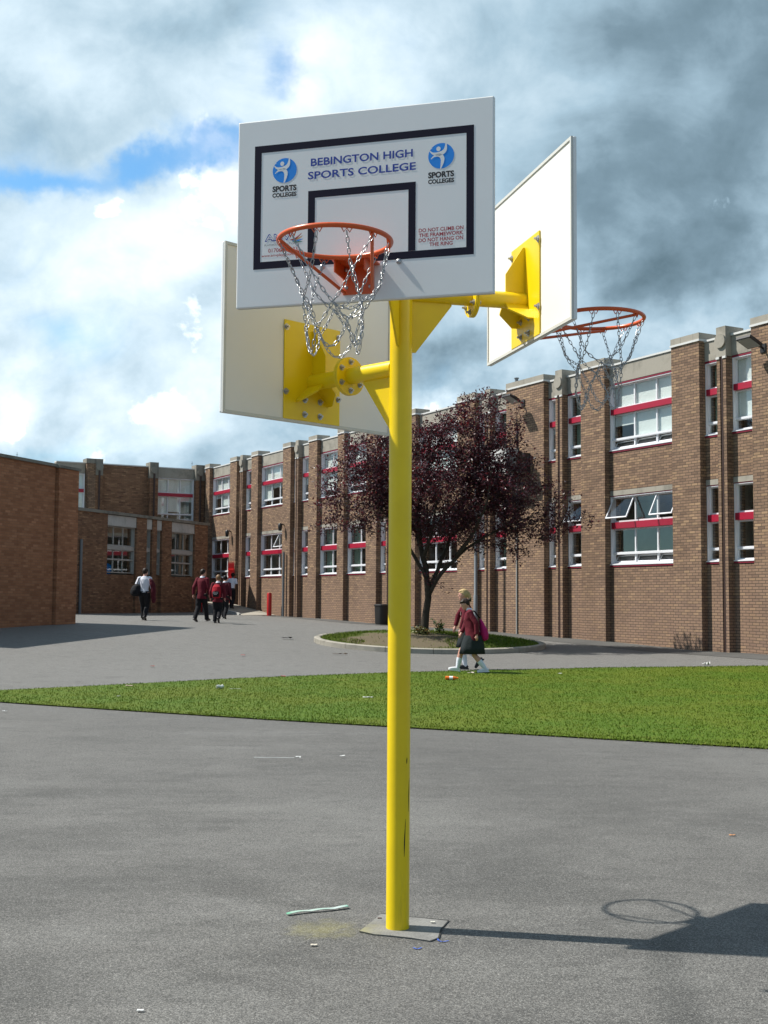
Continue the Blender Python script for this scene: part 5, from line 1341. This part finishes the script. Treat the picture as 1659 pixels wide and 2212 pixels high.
# near girl and the fair girl beyond her, walking left in step
D1 = at(1022, 1454)
arm_fwd = {1: (.07, .135, .655), -1: (-.02, -.135, .64)}
g1, j1 = person('dark haired girl in maroon blazer and white trainers, head bowed, magenta bag on her back', stand(D1.x - .0, D1.y), math.pi, 1.50,
    dict(lean=.055, nod=.40, head=(.055, 0, .915), ank={1: (-.165, .045, .062), -1: (.205, -.045, .066)}, foot={1: .08, -1: -.16}, hipz=.485,
         elbow={1: (-.03, .155, .655), -1: (.09, -.145, .66)}, wrist={1: (-.035, .165, .505), -1: (.150, -.10, .525)}, bottom='skirt', shoe=M_shoew, hair='fringe', hairm=M_hair_d, build=1.30, badge=1, hem=.435, skirtz=.255, skirtx=.012, skirtw=1.19))
D2 = at(1013, 1448)
g2, j2 = person('fair haired girl in maroon blazer and black shoes walking behind the shorter dark haired girl', stand(D2.x, D2.y + .25), math.pi, 1.66,
    dict(lean=.03, nod=.12, head=(.035, 0, .928), ank={1: (.035, .042, .05), -1: (-.145, -.042, .125)}, foot={1: -.02, -1: .85}, hipz=.512,
         elbow={1: (.06, .15, .64), -1: (.12, -.13, .66)}, wrist={1: (.10, .14, .50), -1: (.155, -.10, .53)}, bottom='skirt', shoe=M_shoeb, hair='up', hairm=M_hair_b, badge=1, skirtz=.275, skirtx=.02, skirtw=1.2))
# magenta bag on the near girl's back
def bag(name, label, cat, rings, loc, rz, mat, straps=(), strapm=None, extra=None):
    o = empty(name, loc, rz, label, cat)
    q = MB(); q.loft(rings, 20); remeshed(q, 'bag_body', mat, o, .012, 3, disp=lambda c: .010 * mnoise.noise(c * 9))
    for st in straps:
        q = MB(); q.tube(st, .011, 6); q.build('strap', strapm or mat, o, smooth=True)
    return o
bg = bag('drawstring_bag', 'magenta drawstring bag hanging on the dark haired girl’s back'.replace('’', ''), 'bag', [(-.14, 0, 1.08, .012, .03), (-.165, 0, 1.0, .045, .09), (-.20, 0, .88, .075, .13), (-.225, 0, .76, .088, .14), (-.225, 0, .68, .075, .12), (-.215, 0, .64, .03, .06)], g1.location, math.pi, M_magenta,
    straps=[[(-.13, .10, 1.09), (-.02, .12, 1.235), (.10, .11, 1.18), (.13, .10, 1.06)], [(-.13, -.10, 1.09), (-.02, -.12, 1.235), (.10, -.11, 1.18), (.13, -.10, 1.06)]], strapm=M_bagblack)
def back_view(px, feet, head):
    a = at(px, feet); d = math.hypot(a.x, a.y); return a
# man on the left walking away
F1 = at(310, 1340); H1 = 1.74
AW = R(82)
m1, k1 = person('boy in white shirt with a dark bag on his shoulder and blazer over his arm', stand(F1.x, F1.y), AW, H1,
    dict(lean=.02, nod=.05, turn=-.25, ank={1: (.10, .045, .052), -1: (-.09, -.05, .085)}, foot={1: -.05, -1: .5}, top='shirt', topm=M_shirt, elbow={1: (-.03, .150, .655), -1: (-.01, -.15, .64)}, wrist={1: (.03, .16, .53), -1: (.09, -.15, .545)}, sleeve={1: 'short', -1: 'long'}, hairm=M_hair_d, shoe=M_shoeb))
bag('shoulder_bag', 'dark bag slung over the shoulder of the boy in the white shirt', 'bag', [(-.16, .24, .80, .08, .10), (-.17, .25, .86, .13, .16), (-.16, .24, 1.0, .14, .17), (-.14, .22, 1.14, .10, .13), (-.12, .20, 1.2, .04, .06)], m1.location, AW, M_bagblack, straps=[[(-.15, .2, 1.15), (-.08, .17, 1.38), (.02, .16, 1.43), (.10, .17, 1.3)]])
o = empty('folded_blazer', m1.location, AW, 'maroon blazer hanging over the right arm of the boy in the white shirt', 'blazer')
q = MB(); q.loft([(.02, -.33, .58, .10, .04), (.02, -.33, .72, .13, .07), (.02, -.32, .95, .13, .08), (.02, -.30, 1.15, .12, .09), (.0, -.24, 1.32, .09, .07), (.0, -.2, 1.38, .04, .04)], 22); remeshed(q, 'garment', M_maroon2, o, .014, 3, disp=lambda c: .025 * mnoise.noise(c * 7))
# two boys in blazers
F2 = at(434, 1343)
m2, k2 = person('tall boy in maroon blazer striding away beside the boy with the red rucksack', stand(F2.x, F2.y), R(68), 1.74,
    dict(lean=.03, nod=.1, turn=-.5, ank={1: (-.16, .04, .075), -1: (.15, -.04, .055)}, foot={1: .35, -1: -.1}, elbow={1: (-.05, .138, .645), -1: (.015, -.138, .645)}, wrist={1: (-.05, .145, .50), -1: (.05, -.142, .505)}, hairm=M_hair_d, hem=.43))
F3 = at(469, 1346)
m3, k3 = person('shorter sandy haired boy in maroon blazer wearing a red and black rucksack', stand(F3.x, F3.y), R(86), 1.56,
    dict(lean=.03, nod=.1, turn=.3, ank={1: (-.02, .045, .05), -1: (-.10, -.045, .11)}, foot={1: 0, -1: .7}, elbow={1: (-.02, .14, .65), -1: (.0, -.14, .65)}, wrist={1: (.01, .145, .505), -1: (.035, -.142, .51)}, hairm=M_hair_s, hem=.43))
rk = bag('rucksack', 'red and black rucksack on the back of the sandy haired boy', 'rucksack', [(-.17, 0, .80, .06, .10), (-.19, 0, .86, .10, .14), (-.20, 0, 1.02, .11, .15), (-.18, 0, 1.16, .09, .13), (-.15, 0, 1.24, .03, .08)], m3.location, R(86), M_bagred, straps=[[(-.10, .09, 1.2), (.0, .11, 1.28), (.09, .10, 1.15), (.09, .11, 1.0)], [(-.10, -.09, 1.2), (.0, -.11, 1.28), (.09, -.10, 1.15), (.09, -.11, 1.0)]], strapm=M_bagblack)
q = MB(); q.loft([(-.27, 0, .84, .03, .09), (-.30, 0, .90, .05, .11), (-.30, 0, .98, .05, .11), (-.28, 0, 1.02, .03, .09)], 16); q.box(-.325, -.315, -.02, .02, .88, 1.02); q.build('front_pocket', M_bagblack, rk, smooth=True, angle=50)
q = MB(); q.box(-.355, -.349, -.08, .08, .955, .972); q.box(-.352, -.346, -.05, .05, .915, .925); q.build('reflective_stripe', M_paper, rk)
# on the ramp: boy in white shirt, and another pupil ahead of the pair
rp = lf(31.2, -1.05, 0); rz_ = gz(rp.x, rp.y) + .26
m4, k4 = person('dark haired pupil in short sleeved white shirt climbing the ramp by the red gate', Vector((rp.x, rp.y, rz_)), R(75), 1.72,
    dict(lean=.05, nod=.1, ank={1: (.06, .045, .05), -1: (-.07, -.045, .06)}, foot={1: 0, -1: .2}, top='shirt', topm=M_shirt, elbow={1: (.03, .16, .66), -1: (.0, -.15, .65)}, wrist={1: (.10, .20, .55), -1: (.06, -.14, .53)}, skin=M_skin_d, hairm=M_hair_k))
rp2 = at(487, 1333)
_d = ray(484, 1330); rp2 = CP + _d * (47.0 / _d.y)
m5, k5 = person('dark haired pupil in maroon blazer half hidden behind the boy with the rucksack', stand(rp2.x, rp2.y), R(80), 1.68,
    dict(lean=.03, nod=.1, ank={1: (.10, .045, .055), -1: (-.10, -.045, .08)}, foot={1: 0, -1: .4}, topm=M_maroon2, elbow={1: (-.02, .138, .645), -1: (.0, -.138, .645)}, wrist={1: (.01, .142, .50), -1: (.03, -.142, .50)}, hairm=M_hair_k, hem=.43))

# ------------------------------------------------------------------ litter
def scrap(px, py, w, l, col, label, name='paper_scrap', cat='litter', rz=0, crumple=.4, dz=.02, n=7, seed=0):
    """a creased piece of paper or film lying on the ground"""
    p = at(px, py); rng = random.Random(int(px * 7 + py)); mb = MB(); vs = []
    for side in (0, .0025):
        for i in range(n):
            for j in range(4):
                u = (i / (n - 1) - .5) * l; v = (j / 3 - .5) * w * (1 + .25 * math.sin(i * 1.7 + seed)); z = crumple * w * (mnoise.noise(Vector((i * .9 + px, j * 1.1, py))) * .8 + .5)
                vs.append((u, v, max(.004, z) + side))
    fs = []
    for i in range(n - 1):
        for j in range(3):
            a = i * 4 + j; fs.append((a, a + 4, a + 5, a + 1)); a += n * 4; fs.append((a, a + 1, a + 5, a + 4))
    ed = [i * 4 for i in range(n)] + [(n - 1) * 4 + j for j in range(1, 4)] + [i * 4 + 3 for i in range(n - 2, -1, -1)] + [2, 1]
    for a, b in zip(ed, ed[1:] + ed[:1]): fs.append((a, b, b + n * 4, a + n * 4))
    mb.add(vs, fs)
    m = plain('litter ' + name, col, .6, var=.25, scale=25)
    o = mb.build(name, m, None); o.location = (p.x, p.y, p.z + dz); o.rotation_euler = (0, 0, rz); tag(o, label, cat); return o
# green and white film strip: a long thin twisted wrapper
a, b = at(620, 1978), at(752, 1962)
mb = MB(); n = 22; vs = []
for sd_ in (0, .002):
    for i in range(n):
        t = i / (n - 1); c = a.lerp(b, t); d = (b - a).normalized(); nn = Vector((-d.y, d.x, 0)); w = .0125 + .0015 * math.sin(i * .9) + (.003 if i > n - 5 else 0); z = .005 + .004 * abs(math.sin(i * .4)); off = nn * (.006 * math.sin(i * .3))
        for k in (-1, -.3, .4, 1): q = c + off + nn * w * k; vs.append((q.x, q.y, z + sd_ + .004 * abs(k)))
fs = []
for i in range(n - 1):
    for j in range(3):
        k = i * 4 + j; fs.append((k, k + 4, k + 5, k + 1)); k += n * 4; fs.append((k, k + 1, k + 5, k + 4))
    for j in (0, 3): fs.append((i * 4 + j, i * 4 + j + 4, i * 4 + j + 4 + n * 4, i * 4 + j + n * 4))
mb.add(vs, fs)
def film_mat():
    m, t, b_ = mat_new('green white film'); tc = t.new('ShaderNodeTexCoord').outputs['Generated']; x = t.sep(tc)[0]
    n_ = t.noise(tc, 6, 4, .6); f = t.math('ADD', x, t.math('MULTIPLY', t.math('SUBTRACT', n_, .5), .5))
    c = t.ramp(f, (0.0, (.14, .40, .25)), (.14, (.34, .50, .40)), (.35, (.42, .50, .45)), (.6, (.36, .50, .43)), (.8, (.48, .54, .52)), (1, (.16, .42, .30)))
    setb(t, b_, col=c, rough=.35); return m
tag(mb.build('film_strip', film_mat(), None, smooth=True), 'long twisted strip of green and white wrapping film lying left of the post', 'litter')
# orange drinks bottle on its side, on the grass
p = at(976, 1471); o = empty('drinks_bottle', (p.x, p.y, p.z + .055), R(-8), 'bright orange plastic bottle with a white label lying on the lawn', 'bottle')
ob = plain('orange plastic', (.80, .17, .015), .25)
q = MB(); q.tube([(-.12, 0, 0), (-.115, 0, 0), (-.03, 0, 0), (.03, 0, 0), (.07, 0, 0), (.095, 0, 0)], [.026, .034, .034, .034, .026, .014], 16); q.build('body', ob, o, smooth=True, angle=50)
q = MB(); q.tube([(-.045, 0, 0), (.02, 0, 0)], .0348, 16, cap=False); q.build('label_wrap', M_paper, o, smooth=True)
q = MB(); q.tube([(.095, 0, 0), (.118, 0, 0)], .016, 12); q.build('cap', ob, o, smooth=True, angle=50)
# crushed can
p = at(475, 1491); o = empty('crushed_can', (p.x, p.y, p.z + .055), R(30), 'crushed pale can shining on the left of the lawn', 'can')
q = MB(); q.tube([(-.055, 0, 0), (-.02, .006, .01), (.02, -.004, -.004), (.055, .004, .012)], [.034, .027, .030, .033], 14); q.build('body', plain('can paint', (.62, .64, .58), .3, metal=.3), o, smooth=True, angle=50)
q = MB(); q.tube([(-.057, 0, 0), (-.0551, 0, 0)], .030, 14); q.build('lid', M_steel, o)
white, pinkish, tan = (.66, .66, .64), (.55, .38, .34), (.42, .30, .18)
for px, py, w, l, c, lab, kw in (
    (1018, 1458, .07, .13, (.55, .48, .40), 'brown and white torn wrapper on the lawn edge below the girls', dict(rz=.4, crumple=.7)),
    (279, 1485, .06, .12, pinkish, 'pinkish scrap of paper near the left tip of the lawn', {}),
    (508, 1491, .02, .20, white, 'thin white straw on the lawn beside the crushed can', dict(crumple=.2)),
    (795, 1510, .05, .16, white, 'crumpled white paper on the lawn just left of the post', dict(rz=.3)),
    (256, 1507, .03, .05, white, 'tiny white scrap on the left half of the lawn', {}),
    (1210, 1458, .05, .09, white, 'tiny white scrap on the lawn right of the girls', dict(rz=1.0)),
    (1525, 1441, .12, .16, (.6, .6, .58), 'crumpled white bag at the far right edge of the lawn', dict(crumple=.9)),
    (1500, 1617, .03, .10, (.10, .09, .08), 'dark twig on the tarmac by the near lawn edge', dict(rz=.2)),
    (10, 1540, .04, .06, white, 'white scrap on the tarmac at the left edge', {}),
    (592, 1642, .010, .40, white, 'long thin white straw on the tarmac left of the post', dict(rz=-.05, crumple=.3)),
    (644, 1642, .035, .05, white, 'crumpled white paper ball next to the long white straw', dict(crumple=.7)),
    (740, 1638, .025, .06, white, 'small white scrap on the tarmac nearest the post', dict(rz=.9)),
    (329, 1442, .06, .09, (.40, .10, .07), 'red scrap on the tarmac beyond the left of the lawn', {}),
    (525, 1418, .07, .10, (.45, .08, .06), 'red scrap on the tarmac farthest from the lawn', {}),
    (612, 1464, .06, .08, (.50, .04, .04), 'red scrap touching the far edge of the lawn', {}),
    (620, 1381, .12, .30, (.025, .022, .02), 'black rag on the tarmac left of the kerbed bed', dict(crumple=.5)),
    (678, 2044, .016, .030, (.60, .54, .44), 'cream flattened gum on the tarmac left of the footing', dict(crumple=.25, dz=.002)),
    (935, 1996, .014, .022, (.62, .60, .52), 'cream flattened gum on the concrete footing', dict(crumple=.25, dz=.006)),
    (303, 2186, .014, .026, white, 'white chip on the tarmac at the lower left', dict(crumple=.3, dz=.002)),
    (1582, 1806, .020, .040, (.55, .25, .10), 'orange crisp on the tarmac at the right', dict(crumple=.4, dz=.002)),
    (735, 1415, .06, .35, (.07, .045, .025), 'dead brown leaves gathered against the kerb', dict(crumple=.5)),
    (820, 2008 - 22, .010, .02, (.1, .05, .04), 'small dark leaf fragment on the tarmac beside the film strip', dict(dz=.002))):
    scrap(px, py, w, l, c, lab, **kw)
for pts, lab in (([(944, 2028), (948, 2034), (956, 2036), (968, 2034)], 'blue chalk tick on the tarmac by the corner of the footing'), ([(893, 2049), (901, 2052), (910, 2049)], 'short blue chalk mark on the tarmac below the footing')):
    P = [at(*q_) for q_ in pts]; mb = MB()
    for a_, b_ in zip(P, P[1:]):
        d = (b_ - a_).normalized(); nn = Vector((-d.y, d.x, 0)) * .004; a2, b2 = a_ - d * .003, b_ + d * .003
        mb.add([(a2 + nn)[:] if False else ((a2 + nn).x, (a2 + nn).y, .0042), ((b2 + nn).x, (b2 + nn).y, .0042), ((b2 - nn).x, (b2 - nn).y, .0042), ((a2 - nn).x, (a2 - nn).y, .0042)], [(0, 1, 2, 3)])
    tag(mb.build('chalk_mark', plain('blue chalk', (.04, .10, .42), .9), None), lab, 'chalk mark')
